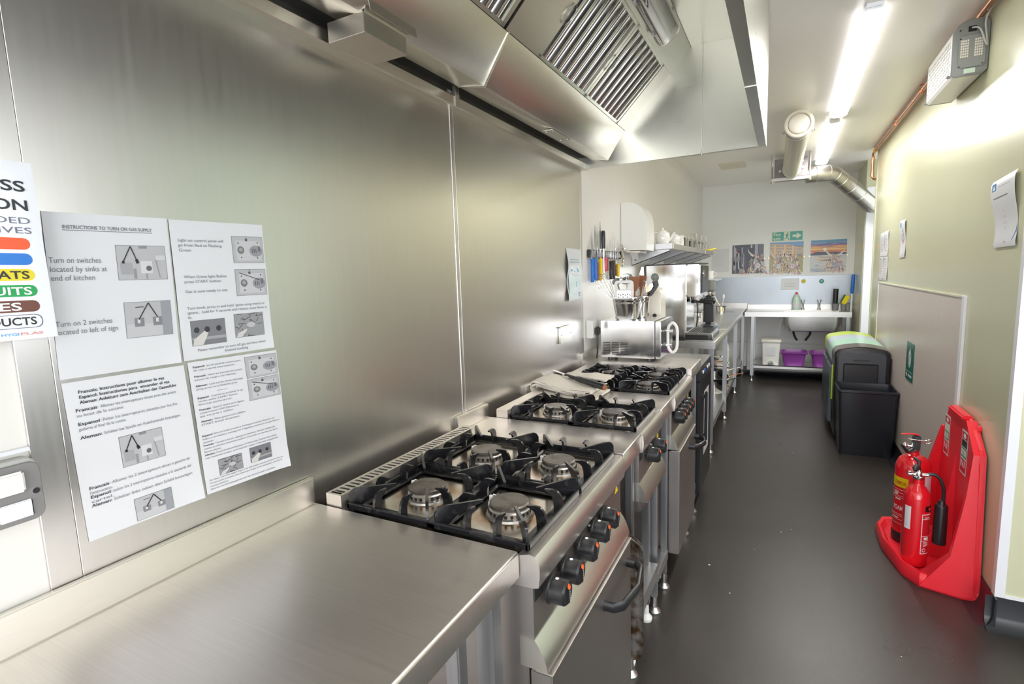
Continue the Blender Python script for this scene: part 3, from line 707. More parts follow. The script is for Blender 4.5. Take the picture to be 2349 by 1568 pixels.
for b, l, m in (('Francais', ': Allumer les 2 interrupteurs situes a gauche de', "l'instruction."), ('Espanol', ': pulsar los 2 interruptores situados a la izquierda del', 'cartel.'), ('Aleman:', ' Schalter links neben dem Schild betaetigen', '')):
    s.text(b, .06, y, .028, GREYT, .15, True); s.text(l, .215, y, .028, LT, .70)
    if m: s.text(m, .06, y+.03, .028, LT, .17)
    y += .056
photo(s, .38, .835, .70, .985, 'plates'); s.done(r)
r, s = page('lower right laminated sheet with small French, Spanish and German burner instructions', [(.592, 1.295), (.792, 1.292), (.801, 1.015), (.602, 1.022)], curl(.001, .005))
y = .045
for b, l, m in (('Espanol:', ' luz del panel de control pasara', 'de rojo a verde intermitente.'), ('Francais:', ' miere sur panneau de control', 'passera de rouge a vert flashant.'), ('Aleman:', ' Licht auf der Kontrollanzeige', 'springt um von rot auf blinkendes gruen.')):
    s.text(b, .04, y, .020, GREYT, .12, True); s.text(l, .17, y, .020, LT, .38); s.text(m, .04, y+.024, .020, LT, .44); y += .070
s.rect(.25, .236, .36, .239, LT)
y = .275
for b, l, m, q in (('Espanol:', ' Cuando se enciende la luz', 'verde, pulse START boton', 'Ahora el gas esta listo para usar.'), ('Francais:', ' Quand la lumiere verte clignote,', 'pressez le bouton START.Maintenant le', 'gaz est pret a utiliser.'), ('Aleman:', ' Ween gruenes Licht aufblinkt,', 'START knopf druecken.', '')):
    s.text(b, .04, y, .020, GREYT, .12, True); s.text(l, .17, y, .020, LT, .36); s.text(m, .04, y+.024, .020, LT, .42)
    if q: s.text(q, .04, y+.048, .020, LT, .36)
    y += .088
photo(s, .60, .025, .985, .19, 'panel'); photo(s, .60, .205, .985, .37, 'panel2')
y = .56
for b, l in (('Espanol:', 'Girar el mando, presione y mantenga presionado. Encender con'), ('', 'fosforo o encendedor, sostenga por 5 segundos y suelte una vez que llama se'), ('', 'enciende.'), ('Francais:', 'Tournez le bouton, appuyez et maintenez. Allumer utilisant allu-'), ('', 'mettes ou allumeur;maintenez pendent 5 secondes et relachez une fois la'), ('', 'flamme allumee.'), ('Aleman:', 'Knopf drehen,eindruecken und halten.Zum Zuenden Breschholz'), ('', 'oder Anzuender benutzen und Knopf fuer weitere 5 Sekunden eingedrueckt')):
    if b: s.text(b, .03, y, .019, GREYT, .11, True); s.text(l, .15, y, .019, LT, .72)
    else: s.text(l, .03, y, .019, LT, min(.9, .0122*len(l)))
    y += .0245
photo(s, .16, .765, .42, .885, 'hob'); photo(s, .52, .75, .78, .87, 'hand')
for i, l in enumerate(('Por favor, recuerde apagar el gas y los aficionados cuando termine la coccion.', "S'il vous plait souvenez vous d'eteindre le gas et les ventilations une fois la", 'cuisson terminee.', 'Bitte Gas und Dunstabzugshaube nach dem Kochen wieder ausschalten.')): s.text(l, .04, .905+.023*i, .018, LT, (.88, .86, .2, .76)[i])
s.done(r)
# colour-coded board chart, mostly outside the frame on the left
r, s = page('glossy colour-coded chopping board chart partly cut off by the left edge', [(.022, .115, 1.636), (.022, .3845, 1.632), (.022, .3875, 1.372), (.022, .115, 1.372)], None, None, plain('gloss_board', (.82, .84, .90), .1, coat=.4), name='board_chart', cat='poster', t=.002)
obj('wall_spacer', G().box(0, .022, .16, .20, 1.45, 1.49), TRIMW, r)
def rt(t, v, h, col=BLK, w=.3, bold=True): s.text(t, .955, v, h, col, w, bold, align='R')
rt('CROSS', .165, .082, BLK, .35); rt('CONTAMINATION', .27, .082, BLK, .82)
rt('RECOMMENDED', .345, .05, (.16, .16, .22), .58, False); rt('BOARDS AND KNIVES', .40, .05, (.16, .16, .22), .80, False)
for v, c, tx, tc in ((.425, (.88, .10, .02), '', BLK), (.512, (.01, .19, .66), '', BLK), (.60, (.82, .68, .01), 'COOKED MEATS', BLK), (.69, (0, .36, .08), 'SALAD & FRUITS', (.9, .9, .9)), (.778, (.16, .05, .03), 'VEGETABLES', (.9, .9, .9)), (.862, (.84, .86, .9), 'BAKERY & DAIRY PRODUCTS', BLK)):
    if tx.startswith('BAK'): s.rr(.05, v-.004, .943, v+.074, .008, (.2, .2, .3), 1); s.rr(.055, v, .938, v+.070, .008, c, 2)
    else: s.rr(.05, v, .94, v+.066, .008, c, 1)
    if tx: s.text(tx, .915 if not tx.startswith('VEG') else .86, v+.055, .062, tc, {'COOKED MEATS': .58, 'SALAD & FRUITS': .60, 'VEGETABLES': .58}.get(tx, .80), True, align='R')
s.text('HYGI', .83, .975, .022, (.15, .42, .75), .075, True, align='R'); s.text('PLAS', .935, .975, .022, (.75, .3, .25), .10, True, align='R')
s.done(r)
# double socket / isolator plate at the left edge
t = thing('isolator_switch', 'metal double isolator switch plate with white rockers at the left edge', 'switch', (.012, .25, 1.10))
obj('back_box', G().prism(G().rrect(.12, 1.100, .341, 1.194, .014), 'X', -.006, .018, .002, 1), GREYL, t)
obj('face_plate', G().prism(G().rrect(.118, 1.098, .342, 1.188, .014), 'X', .018, .023, .001, 1), plain('grey_metalclad', (.26, .25, .25), .45, .3), t)
for y in (.155, .285):
    obj('rocker', G().box(.023, .031, y, y+.036, 1.146, 1.178, .003), PLASTW, t)
    obj('label_plate', G().box(.023, .026, y+.002, y+.042, 1.106, 1.132, .002), TRIMW, t)
for y in (.128, .333): obj('screw', G().cyl((.023, y, 1.142), (.0255, y, 1.142), .0045, seg=12), CHROME, t)
obj('bead', G().box(-.005, .004, .10, .34, 1.200, 1.206), TRIMW, t)
# hand washing poster and blank plate near the end of the cladding
r, s = page('pale blue hand washing poster at the end of the steel wall', [(2.601, 1.577), (2.822, 1.575), (2.815, 1.300), (2.600, 1.296)], lambda u, v: .012*math.sin(v*5)**2*(1-u), None, name='wash_poster', cat='poster')
s.rect(.06, .04, .94, .96, (.66, .80, .80), 1)
s.text('BEFORE TOUCHING OR EATING', .5, .22, .03, (.3, .5, .52), .70, True, align='C'); s.text('PLEASE WASH YOUR HANDS', .5, .27, .03, (.3, .5, .52), .75, True, align='C')
TL = (.02, .36, .48)
for u in (.25, .5, .75): s.rr(u-.1, .33, u+.1, .49, .01, (.80, .85, .86), 2)
for u in (.36, .64): s.rr(u-.1, .61, u+.1, .77, .01, (.80, .85, .86), 2)
s.ell(.27, .42, .06, .022, TL, 3); s.poly([(.2, .39), (.24, .39), (.27, .43), (.22, .43)], TL, 3)
s.rect(.47, .42, .54, .46, TL, 3); s.rect(.49, .35, .52, .39, TL, 3)
for q in range(3): s.line(.69+.04*q, .36+.02*q, .72+.05*q, .46, .008, TL, 3)
s.rr(.33, .64, .40, .74, .004, (.3, .4, .45), 3); s.rr(.34, .65, .39, .735, .004, (.8, .85, .86), 4); s.rr(.60, .64, .68, .75, .004, TL, 3)
for u, v, w, tx in ((.25, .53, .16, 'Wet hands'), (.5, .53, .08, 'Soap'), (.75, .53, .14, 'Rub'), (.36, .81, .09, 'Rinse'), (.64, .81, .06, 'Dry')): s.text(tx, u, v, .02, (.4, .55, .6), w, align='C')
s.rect(.28, .865, .66, .87, (.45, .6, .65), 3); s.rect(.33, .89, .66, .895, (.45, .6, .65), 3)
s.rect(.80, .86, .92, .945, (.01, .20, .42), 3); s.poly([(.86, .875), (.90, .93), (.82, .93)], (.8, .85, .9), 4); s.done(r)
t = thing('blank_plate', 'brushed metal blanking plate low on the steel wall beside the poster', 'plate', (.01, 2.545, 1.082))
obj('plate', G().prism(G().rrect(2.468, 1.084, 2.628, 1.170, .006), 'X', .002, .014, .003, 2), ST_HOODL, t)
for y in (2.485, 2.612): obj('screw', G().cyl((.014, y, 1.127), (.0165, y, 1.127), .004, seg=10), TRIMW, t)

# ------------------------------------------------------------------ towel and gas lighter on the infill bench
t = thing('folded_towel', 'cream cotton towel folded in layers on the steel infill bench', 'towel', (.12, 2.23, .9))
def sheet_strip(path, y0, y1, th, wob=0, ny=14):
    g = G(); rings = []
    for j in range(ny+1):
        y = y0+(y1-y0)*j/ny; top = []; bot = []
        for i, (x, z) in enumerate(path):
            a = Vector(path[max(i-1, 0)]); b = Vector(path[min(i+1, len(path)-1)]); d = (b-a).normalized(); n = Vector((-d.y, d.x))
            wz = wob*math.sin(i*.9+j*.8)*.5+wob*math.sin(j*.5+i*.3); wy = .006*math.sin(i*1.7)
            top.append((x+n.x*th/2, y+wy, z+n.y*th/2+wz)); bot.append((x-n.x*th/2, y+wy, z-n.y*th/2+wz))
        rings.append(top+bot[::-1])
    return g.loft(rings)
pa = smooth([(.275, .918), (.20, .917), (.12, .925), (.05, .938), (.026, .930), (.028, .915), (.050, .908), (.11, .911), (.20, .9035), (.33, .9035)])
pa = [(x, .899+(z-.897)*1.3) for x, z in pa]; obj('layer', sheet_strip(pa, 2.080, 2.288, .0085, .0010), TOWEL, t)
pb = smooth([(.042, .926), (.06, .930), (.12, .919), (.20, .9105), (.285, .912), (.296, .917), (.285, .922), (.20, .9225), (.12, .932), (.05, .945), (.022, .943), (.014, .925), (.022, .908), (.06, .9035), (.10, .9035)])
pb = [(x, .899+(z-.897)*1.3) for x, z in pb]; obj('layer', sheet_strip(pb, 2.095, 2.292, .008, .0010), TOWEL, t)
obj('draped_end', sheet_strip(smooth([(.075, .948), (.12, .955), (.17, .951), (.23, .958), (.29, .951), (.315, .948)]), 2.27, 2.40, .006, .0016), TOWEL, t)
obj('turned_corner', sheet_strip(smooth([(.06, .9035), (.10, .906), (.115, .914), (.10, .921), (.082, .916)]), 2.062, 2.11, .007, .0006, 6), TOWEL, t)
t = thing('gas_lighter', 'long gas lighter with black handle and metal barrel lying on the towel', 'lighter', (.18, 2.27, .95))
A, B_ = Vector((.030, 2.335, .968)), Vector((.345, 2.150, .946)); L = lambda k: A.lerp(B_, k)
obj('barrel', G().cyl(L(0), L(.26), .0052, seg=12), CHROME, t)
obj('neck', G().cyl(L(.25), L(.48), .0065, .0085, seg=12), BLACKP, t)
obj('handle', G().tube([L(.46), L(.50), L(.56), L(.9), L(.98), L(1.0)], [.009, .013, .0145, .0145, .0135, .012], 14), BLACKP, t)
obj('end_cap', G().cyl(L(1.0), L(1.012), .0125, .012, seg=14), WOOD, t)

# ------------------------------------------------------------------ microwave and what stands on it
mw = thing('microwave', 'stainless steel commercial microwave with octagonal white door handle', 'microwave', (.25, 3.14, .93))
obj('body', G().box(.070, .385, 2.955, 3.30, .945, 1.160, .004), ST_MIRROR, mw)
obj('door', G().box(.388, .420, 2.955, 3.30, .947, 1.158, .004), ST_MIRROR, mw)
obj('door_window', G().box(.4195, .4215, 3.00, 3.20, .98, 1.12, .001), BLACKP, mw)
obj('front_seal', G().box(.384, .389, 2.957, 3.298, .949, 1.156), BLACKP, mw)
for y in (2.98, 3.10): obj('foot', G().lathe(.12 if y < 3 else .35, y, [(.014, .930), (.012, .946)], 12), BLACKP, mw)
for y in (2.98, 3.10): obj('foot', G().lathe(.35 if y < 3 else .12, y, [(.014, .930), (.012, .946)], 12), BLACKP, mw)
for q in range(3):
    g = G()
    for k in range(8): g.box(.085+.052*q, .127+.052*q, 2.9535, 2.9555, .963+.0095*k, .968+.0095*k)
    obj('vent_grille', g, BLACKP, mw)
hp = [(.050, -.078), (.050, .062), (.024, .088), (-.018, .088), (-.042, .062), (-.042, -.078), (-.018, -.104), (.024, -.104)]
hc = (.470, 3.03, 1.085)
hp3 = smooth([(a, b) for a, b in [(0.0, .085), (.026, .06), (.030, 0), (.026, -.06), (0, -.085), (-.026, -.06), (-.030, 0), (-.026, .06), (0.0, .085)]], 3)
obj('door_handle', G().tube([(.470+p*.92, 3.03-p*.25, 1.062+q) for p, q in hp3], .0085, 10), PLASTW, mw)
for z in (1.02, 1.10): obj('handle_mount', G().cyl((.418, 3.04, z), (.468, 3.035, z), .009, seg=12), CHROME, mw)
t = thing('wall_socket', 'white double socket with a black plug left of the microwave', 'socket', (.0, 2.99, 1.05))
obj('back_box', G().box(-.004, .038, 2.905, 3.02, 1.06, 1.165, .004), PLASTW, t)
obj('plug', G().box(.038, .062, 2.93, 2.985, 1.075, 1.125, .008), BLACKP, t)
obj('cable', G().tube(smooth([(.05, 2.955, 1.08), (.052, 2.95, 1.02), (.05, 2.95, .97), (.045, 2.952, .936)]), .005, 8), BLACKP, t)

def gn_pot(x, y, label, w=.076):
    t = thing('steel_container', label, 'container', (x, y, 1.16), 'deep steel containers of utensils on the microwave')
    g = G(); f = lambda r, z, k=.025: [(a, b, z) for a, b in g.rrect(x-r, y-r*.9, x+r, y+r*.9, k, 4)]
    g.loft([f(w*.70, 1.160, .022), f(w*.80, 1.167), f(w*.93, 1.265), f(w*.95, 1.268), f(w*.99, 1.288), f(w*1.0, 1.290, .03)], cap=False)
    g.loft([f(w*.99, 1.289, .03), f(w*.93, 1.264), f(w*.79, 1.169), f(w*.3, 1.1625, .01)], cap=True); obj('container_body', g, ST_MIRROR, t)
    g = G(); g.loft([f(w*.99, 1.290, .03), f(w*1.18, 1.290, .03), f(w*1.18, 1.293, .03), f(w*.98, 1.293, .03), f(w*.97, 1.289, .03)], cap=False); obj('rim', g, ST_MIRROR, t); return t
gn_pot(.195, 3.075, 'nearer tapered steel container on the microwave, holding the grater')
gn_pot(.228, 3.225, 'farther tapered steel container on the microwave, behind the grater', .070)
t = thing('box_grater', 'white-framed flat grater standing in the nearer steel container', 'grater', (.245, 3.02, 1.17))
g = G(); fr = g.rrect(.188, 1.175, .300, 1.392, .018, 4)
def frame(g, o, i, y0, y1): # rectangular ring
    return g.loft([[(a, y0, b) for a, b in o], [(a, y1, b) for a, b in o], [(a, y1, b) for a, b in i], [(a, y0, b) for a, b in i], [(a, y0, b) for a, b in o]], cap=False)
frame(g, fr, g.rrect(.204, 1.19, .284, 1.376, .01, 4), 3.024, 3.034); obj('frame', g, PLASTW, t)
obj('crossbar', G().box(.203, .285, 3.024, 3.034, 1.332, 1.340), PLASTW, t)
g = G().box(.203, .285, 3.027, 3.030, 1.19, 1.333); obj('blade_plate', g, ST_MIRROR, t)
g = G()
for i in range(6):
    for j in range(5): g.ball((.211+.0135*i, 3.027, 1.312-.016*j-.004*(i % 2)), (.004, .004, .0048), seg=8, n=4)
obj('cutting_teeth', g, CHROME, t)
g = G()
for i in range(6):
    for j in range(5): g.cyl((.2135+.0135*i, 3.0225, 1.309-.016*j-.004*(i % 2)), (.2135+.0135*i, 3.0265, 1.309-.016*j-.004*(i % 2)), .0025, seg=6)
obj('tooth_holes', g, BLACKM, t); t.location.x -= .053
UG = 'utensils standing in the steel containers'
def whisk(base, tip, rw, label, mat=CHROME, n=6):
    b, e = Vector(base), Vector(tip); d = (e-b); u = d.normalized(); a = u.cross(Vector((0, 1, .2))).normalized(); c = u.cross(a); Ln = d.length
    t = thing('balloon_whisk', label, 'whisk', base, UG)
    obj('handle', G().cyl(b, b+d*.35, .006, seg=10), mat, t)
    g = G()
    for k in range(n):
        th = math.pi*k/n; v = a*math.cos(th)+c*math.sin(th)
        pts = [b+d*(.33+.67*s)+v*rw*w_ for s, w_ in ((0, .1), (.25, .55), (.55, .95), (.8, .95), (.95, .6), (1.0, 0), (.95, -.6), (.8, -.95), (.55, -.95), (.25, -.55), (0, -.1))]
        g.tube(smooth(pts, 3), .0011, 5)
    obj('wire_loops', g, CHROME, t); return t
whisk((.172, 3.06, 1.20), (.020, 3.08, 1.425), .042, 'wire whisk leaning left out of the nearer container', n=7)
whisk((.22, 3.20, 1.19), (.270, 3.20, 1.385), .020, 'black-handled whisk in the farther container', BLACKP, 5)
def paddle(name, base, tip, prof, th, mat, label, hm=None, cat='spatula', nrm=(0, 1, 0)):
    b, e = Vector(base), Vector(tip); d = (e-b).normalized(); nn = Vector(nrm); s = d.cross(nn).normalized(); nn = s.cross(d); Ln = (e-b).length
    t = thing(name, label, cat, base, UG)
    obj('handle', G().cyl(b, b+d*Ln*.62, .0055, seg=8), hm or mat, t)
    g = G(); g.loft([[b+d*Ln*q+s*w+nn*k for q, w in prof] for k in (-th/2, th/2)]); obj('head', g, mat, t); return t
hd1 = [(.60, -.006), (.70, -.022), (.98, -.028), (1.0, -.024), (1.0, .024), (.98, .028), (.70, .022), (.60, .006)]
paddle('wooden_spatula', (.235, 3.10, 1.19), (.238, 3.10, 1.412), hd1, .005, WOOD, 'brown wooden spatula behind the grater')
paddle('wooden_spatula', (.225, 3.21, 1.19), (.262, 3.21, 1.415), [(a, b*.8) for a, b in hd1], .005, WOOD, 'reddish wooden spatula in the farther container')
paddle('slotted_turner', (.225, 3.24, 1.19), (.250, 3.24, 1.468), [(.72, -.004), (.80, -.014), (1.0, -.006), (1.0, .006), (.82, .016), (.72, .004)], .003, ST_MIRROR, 'pointed steel turner rising above the wooden spatulas')
paddle('black_spatula', (.235, 3.22, 1.19), (.345, 3.22, 1.385), [(.5, -.008), (.6, -.018), (.9, -.022), (1.0, 0), (.9, .022), (.6, .018), (.5, .008)], .006, BLACKP, 'black nylon spatula leaning right')
def ladle(base, bowl, r, label, mat, tilt=(0, -.6, .5)):
    t = thing('ladle', label, 'ladle', base, UG)
    obj('handle', G().cyl(base, bowl, .0045, seg=8), mat, t)
    d = Vector(tilt).normalized(); c = Vector(bowl)
    obj('bowl', G().revolve(c, d, [(.001, -r*.55), (r*.5, -r*.5), (r*.85, -r*.25), (r, 0), (r*.96, 0), (r*.8, -r*.2), (r*.4, -r*.42), (.001, -r*.47)], 18, cap=False), mat, t); return t
ladle((.20, 3.11, 1.19), (.180, 3.12, 1.40), .042, 'large steel ladle behind the grater', ST_MIRROR)
ladle((.19, 3.12, 1.19), (.118, 3.13, 1.385), .028, 'small dark ladle beside the wire whisk', GREYP)
ladle((.24, 3.24, 1.19), (.325, 3.24, 1.402), .026, 'dark slotted spoon at the right end of the farther container', GREYP, (.5, -.7, .2))
for i, x in enumerate((.262, .282, .300)):
    paddle('table_spoon', (.235, 3.19+.004*i, 1.20), (x+.02, 3.19+.004*i, 1.345+.012*i), [(.70, -.003), (.8, -.011), (.92, -.012), (1, 0), (.92, .012), (.8, .011), (.70, .003)], .002, CHROME if i != 1 else COPPER, ('steel serving spoon nearest the wooden spatula', 'copper-coloured serving spoon between two steel ones', 'steel serving spoon nearest the black spatula')[i], cat='spoon')

# ------------------------------------------------------------------ knives on the magnetic rack
t = thing('magnetic_rack', 'black magnetic knife rack on the white wall', 'rack', (.005, 3.30, 1.53))
obj('bar', G().box(-.004, .012, 2.945, 3.66, 1.532, 1.580, .003), BLACKP, t)
for k in range(14): obj('magnet_strip', G().box(.012, .0135, 2.985+.047*k, 3.005+.047*k, 1.540, 1.573), ST if k % 2 else CREAM, t)
KM = {'blue': BLUEP, 'black': BLACKP, 'yellow': YELP, 'pink': PINKP, 'brown': WOOD}
KN = [('blue', 2.979, 1.66, 1.525, 1.387, .030, 'blue-handled kitchen knife nearest the steel wall'), ('blue', 3.035, 1.727, 1.531, 1.399, .024, 'slimmer blue-handled kitchen knife, second on the rack'),
 ('brown', 3.076, 1.678, 1.506, 1.395, .022, 'dark brown-handled knife between the blue and yellow ones'), ('yellow', 3.136, 1.755, 1.53, 1.394, .030, 'large yellow-handled bread knife left of the sharpener'),
 ('pink', 3.228, 1.629, 1.537, 1.449, .022, 'short pink-handled paring knife on the rack'), ('brown', 3.266, 1.62, 1.526, 1.452, .016, 'small brown-handled knife beside the pink one'),
 ('black', 3.350, 1.657, 1.516, 1.397, .028, 'thick black-handled knife on the right half of the rack'), ('black', 3.412, 1.708, 1.52, 1.396, .020, 'slim black-handled knife with the tallest blade on the right half'),
 ('brown', 3.460, 1.684, 1.494, 1.418, .018, 'brown-handled knife right beside the black ones'), ('yellow', 3.518, 1.658, 1.50, 1.411, .026, 'small yellow-handled knife near the can opener')]
for c, y, zt, zh, zb, w, lb in KN:
    t = thing('kitchen_knife', lb, 'knife', (.014, y, zb), 'knives on the magnetic rack')
    bw = w*.75
    obj('blade', G().prism([(y-bw/2, zh-.004), (y+bw/2, zh-.004), (y+bw/2, zt-.06), (y+bw*.1, zt), (y-bw/2, zt-.05)], 'X', .0142, .0160), ST_MIRROR, t)
    z = zh; H = zh-zb
    obj('handle', G().loft([[(.0165+p*.011, y+q*w*k, z-H*s) for p, q in [(math.cos(R(a)), math.sin(R(a))*.5) for a in range(0, 360, 36)]] for s, k in ((0, .9), (.04, 1.15), (.12, .95), (.3, .8), (.6, .85), (.85, .8), (.93, 1.1), (1.0, .8))]), KM[c], t)
t = thing('knife_sharpener', 'sharpening steel hung upside down with black handle on top', 'sharpener', (.018, 3.180, 1.466))
obj('rod', G().cyl((.022, 3.182, 1.440), (.022, 3.178, 1.60), .0065, seg=12), ST_MIRROR, t)
obj('handle', G().tube([(.022, 3.178, 1.590), (.022, 3.177, 1.60), (.022, 3.176, 1.65), (.022, 3.176, 1.69), (.022, 3.175, 1.70)], [.013, .012, .014, .013, .009], 12), BLACKP, t)
t = thing('can_opener', 'steel can opener at the right end of the knife rack', 'can opener', (.018, 3.60, 1.48))
obj('handle', G().tube(smooth([(.02, 3.590, 1.595), (.02, 3.60, 1.55), (.02, 3.615, 1.50), (.02, 3.61, 1.478)]), .006, 8, 1.4), CHROME, t)
obj('handle', G().tube(smooth([(.02, 3.60, 1.595), (.02, 3.628, 1.56), (.02, 3.64, 1.52), (.02, 3.625, 1.485)]), .006, 8, 1.4), CHROME, t)
obj('jaw', G().box(.014, .026, 3.572, 3.612, 1.585, 1.632, .005), ST_DARK, t)
obj('turning_key', G().cyl((.026, 3.59, 1.60), (.048, 3.59, 1.60), .004, seg=8).box(.044, .050, 3.572, 3.608, 1.593, 1.607, .003), CHROME, t)

# ------------------------------------------------------------------ paper towel dispenser
t = thing('towel_dispenser', 'tall white rounded paper towel dispenser on the left wall', 'dispenser', (.08, 3.79, 1.565))
pr = smooth([(0, 1.92), (.06, 1.918), (.115, 1.895), (.152, 1.855), (.170, 1.80), (.176, 1.72), (.176, 1.61), (.173, 1.586)], 4)
obj('cover', G().prism([(-.004, 1.92)]+pr[1:]+[(.05, 1.590), (.012, 1.612), (-.004, 1.64)], 'Y', 3.665, 3.90, .006, 2), PLASTW, t)
obj('mouth', G().prism([(.0, 1.64), (.012, 1.610), (.06, 1.586), (.13, 1.584), (.12, 1.57), (.03, 1.578), (-.004, 1.60)], 'Y', 3.68, 3.885), CREAM, t)
obj('hanging_towel', G().loft([[(.07+.03*math.cos(R(a))*(1-.3*q), 3.73+.05*q, 1.575-.045*q*(1+.2*math.sin(R(a*2)))) for a in range(0, 360, 30)] for q in (0, .35, .7, 1.0)]), PAPER, t)

# ------------------------------------------------------------------ wall shelf with crockery
t = thing('wall_shelf', 'stainless steel wall shelf on five brackets carrying teapots and glasses', 'shelf', (.15, 5.1, 1.5))
SY0, SY1, SZ = 3.925, 6.35, 1.637
obj('board', G().prism([(0, SZ-.040), (0, SZ), (.298, SZ), (.300, SZ-.002), (.300, SZ-.040), (.298, SZ-.040), (.296, SZ-.004), (.002, SZ-.004), (.002, SZ-.04)], 'Y', SY0, SY1), ST, t)
obj('end_cap', G().box(.0, .300, SY0-.002, SY0, SZ-.040, SZ), ST_LEG, t)
obj('end_cap', G().box(.0, .300, SY1, SY1+.002, SZ-.040, SZ), ST_LEG, t)
for k in range(5):
    y = SY0+.03+k*(SY1-SY0-.08)/4
    obj('bracket', G().prism([(0, SZ-.042), (.275, SZ-.042), (.275, SZ-.055), (.0, SZ-.150)], 'Y', y, y+.004).prism([(0, SZ-.150), (.275, SZ-.055), (.275, SZ-.051), (0, SZ-.146)], 'Y', y, y+.03), ST_LEG, t)
    if k in (0, 3): obj('price_strip', G().box(.3, .3015, y-.01, y+.02, SZ-.038, SZ-.004), CREAM, t)
for x, y in ((.10, SY0-.002),): obj('screw', G().cyl((x, y, SZ-.02), (x, y-.003, SZ-.02), .004, seg=8), GREYP, t)
def teapot(x, y, label, s=1.0, ang=0):
    t = thing('teapot', label, 'teapot', (x, y, SZ), 'white teapots on the wall shelf', local=True)
    obj('body', G().lathe(0, 0, [(r*s, z*s) for r, z in ((.036, 0), (.040, .004), (.048, .02), (.051, .045), (.048, .068), (.038, .084), (.022, .092), (.02, .094))], 24), CERAM, t)
    obj('lid', G().lathe(0, 0, [(r*s, z*s) for r, z in ((.030, .0885), (.026, .095), (.012, .101), (.006, .104), (.008, .110), (.006, .116), (.001, .117))], 20), CERAM, t)
    obj('handle', G().tube(smooth([tuple(c*s for c in p) for p in ((.035, 0, .082), (.062, 0, .086), (.080, 0, .065), (.076, 0, .035), (.046, 0, .018))]), .0052*s, 8), CERAM, t)
    obj('spout', G().tube([tuple(c*s for c in p) for p in ((-.040, 0, .03), (-.062, 0, .045), (-.072, 0, .068), (-.084, 0, .080))], [.013*s, .010*s, .007*s, .006*s], 10), CERAM, t)
    t.rotation_euler = (0, 0, ang); return t
teapot(.205, 4.055, 'white teapot in the middle, its lid knob the highest', 1.05, R(200))
teapot(.06, 4.06, 'white teapot half hidden behind the towel dispenser', 1.0, R(200))
teapot(.225, 4.42, 'smaller white teapot beside the glasses with its handle facing the room', .95, R(170))
t = thing('cream_jug', 'white jug with a gold edge next to the smaller teapot', 'jug', (.245, 4.56, SZ))
obj('body', G().lathe(.245, 4.56, [(.026, SZ), (.030, SZ+.01), (.031, SZ+.05), (.027, SZ+.075), (.030, SZ+.088), (.027, SZ+.088), (.024, SZ+.07)], 18, cap=False), CERAM, t)
obj('base', G().lathe(.245, 4.56, [(.026, SZ), (.026, SZ+.003)], 18), CERAM, t)
gg = 'clear drinking glasses on the wall shelf'
t = thing('wine_glass', 'clear stemmed glass among the glasses on the wall shelf', 'glass', (.10, 4.75, SZ), gg, local=True)
obj('foot', G().lathe(0, 0, [(.032, 0), (.032, .002), (.005, .006), (.004, .012), (.0035, .055), (.006, .062)], 16), GLASS, t)
obj('bowl', G().lathe(0, 0, [(.006, .060), (.022, .070), (.031, .090), (.032, .110), (.027, .140), (.026, .140), (.030, .110), (.029, .092), (.020, .073), (.002, .065)], 16, cap=False), GLASS, t)
for k in range(7):
    dup(t, (.09+.17*(k % 2), 5.05+.17*k, SZ), 'clear stemmed glass among the glasses on the wall shelf')
t = thing('tumbler', 'short clear tumbler along the front of the wall shelf', 'glass', (.25, 4.68, SZ), 'clear tumblers along the shelf front', local=True)
obj('wall', G().lathe(0, 0, [(.026, 0), (.027, .004), (.031, .085), (.0295, .085), (.0255, .008), (.001, .008)], 16, cap=False), GLASS, t)
obj('base', G().lathe(0, 0, [(.026, 0), (.026, .007)], 16), GLASS, t)
for k in range(11):
    dup(t, (.25-.07*(k % 2), 4.80+.125*k, SZ), 'short clear tumbler along the front of the wall shelf')
t = thing('yellow_scoop', 'yellow plastic scoop lying at the far end of the wall shelf', 'scoop', (.27, 6.25, SZ))
obj('scoop', G().tube(smooth([(.16, 6.20, SZ+.012), (.22, 6.24, SZ+.016), (.28, 6.26, SZ+.018), (.335, 6.30, SZ+.030)]), [.010]*13, 10), YELP, t)
# lower shelf with cups at the far end of the left wall
t = thing('lower_shelf', 'small white shelf holding cups in the far left corner', 'shelf', (.15, 6.9, 1.29))
obj('board', G().box(0, .28, 6.62, 7.5, 1.292, 1.322, .002), TRIMW, t)
for y in (6.7, 7.4): obj('bracket', G().prism([(0, 1.292), (.24, 1.292), (0, 1.20)], 'Y', y, y+.01), GREYL, t)
t = thing('cup', 'white cup on the small shelf in the far left corner', 'cup', (.24, 6.66, 1.322), 'white cups on the lower shelf', local=True)
obj('cup_body', G().lathe(0, 0, [(.026, 0), (.034, .01), (.037, .095), (.0345, .095), (.031, .012), (.001, .012)], 16, cap=False).lathe(0, 0, [(.026, 0), (.026, .01)], 16), CERAM, t)
obj('handle', G().tube(smooth([(.034, 0, .08), (.058, 0, .075), (.058, 0, .035), (.034, 0, .028)]), .005, 8), CERAM, t)
for k, (x, y) in enumerate(((.16, 6.66), (.22, 6.80), (.13, 6.82), (.2, 6.95))): dup(t, (x, y, 1.322), 'white cup on the small shelf in the far left corner')

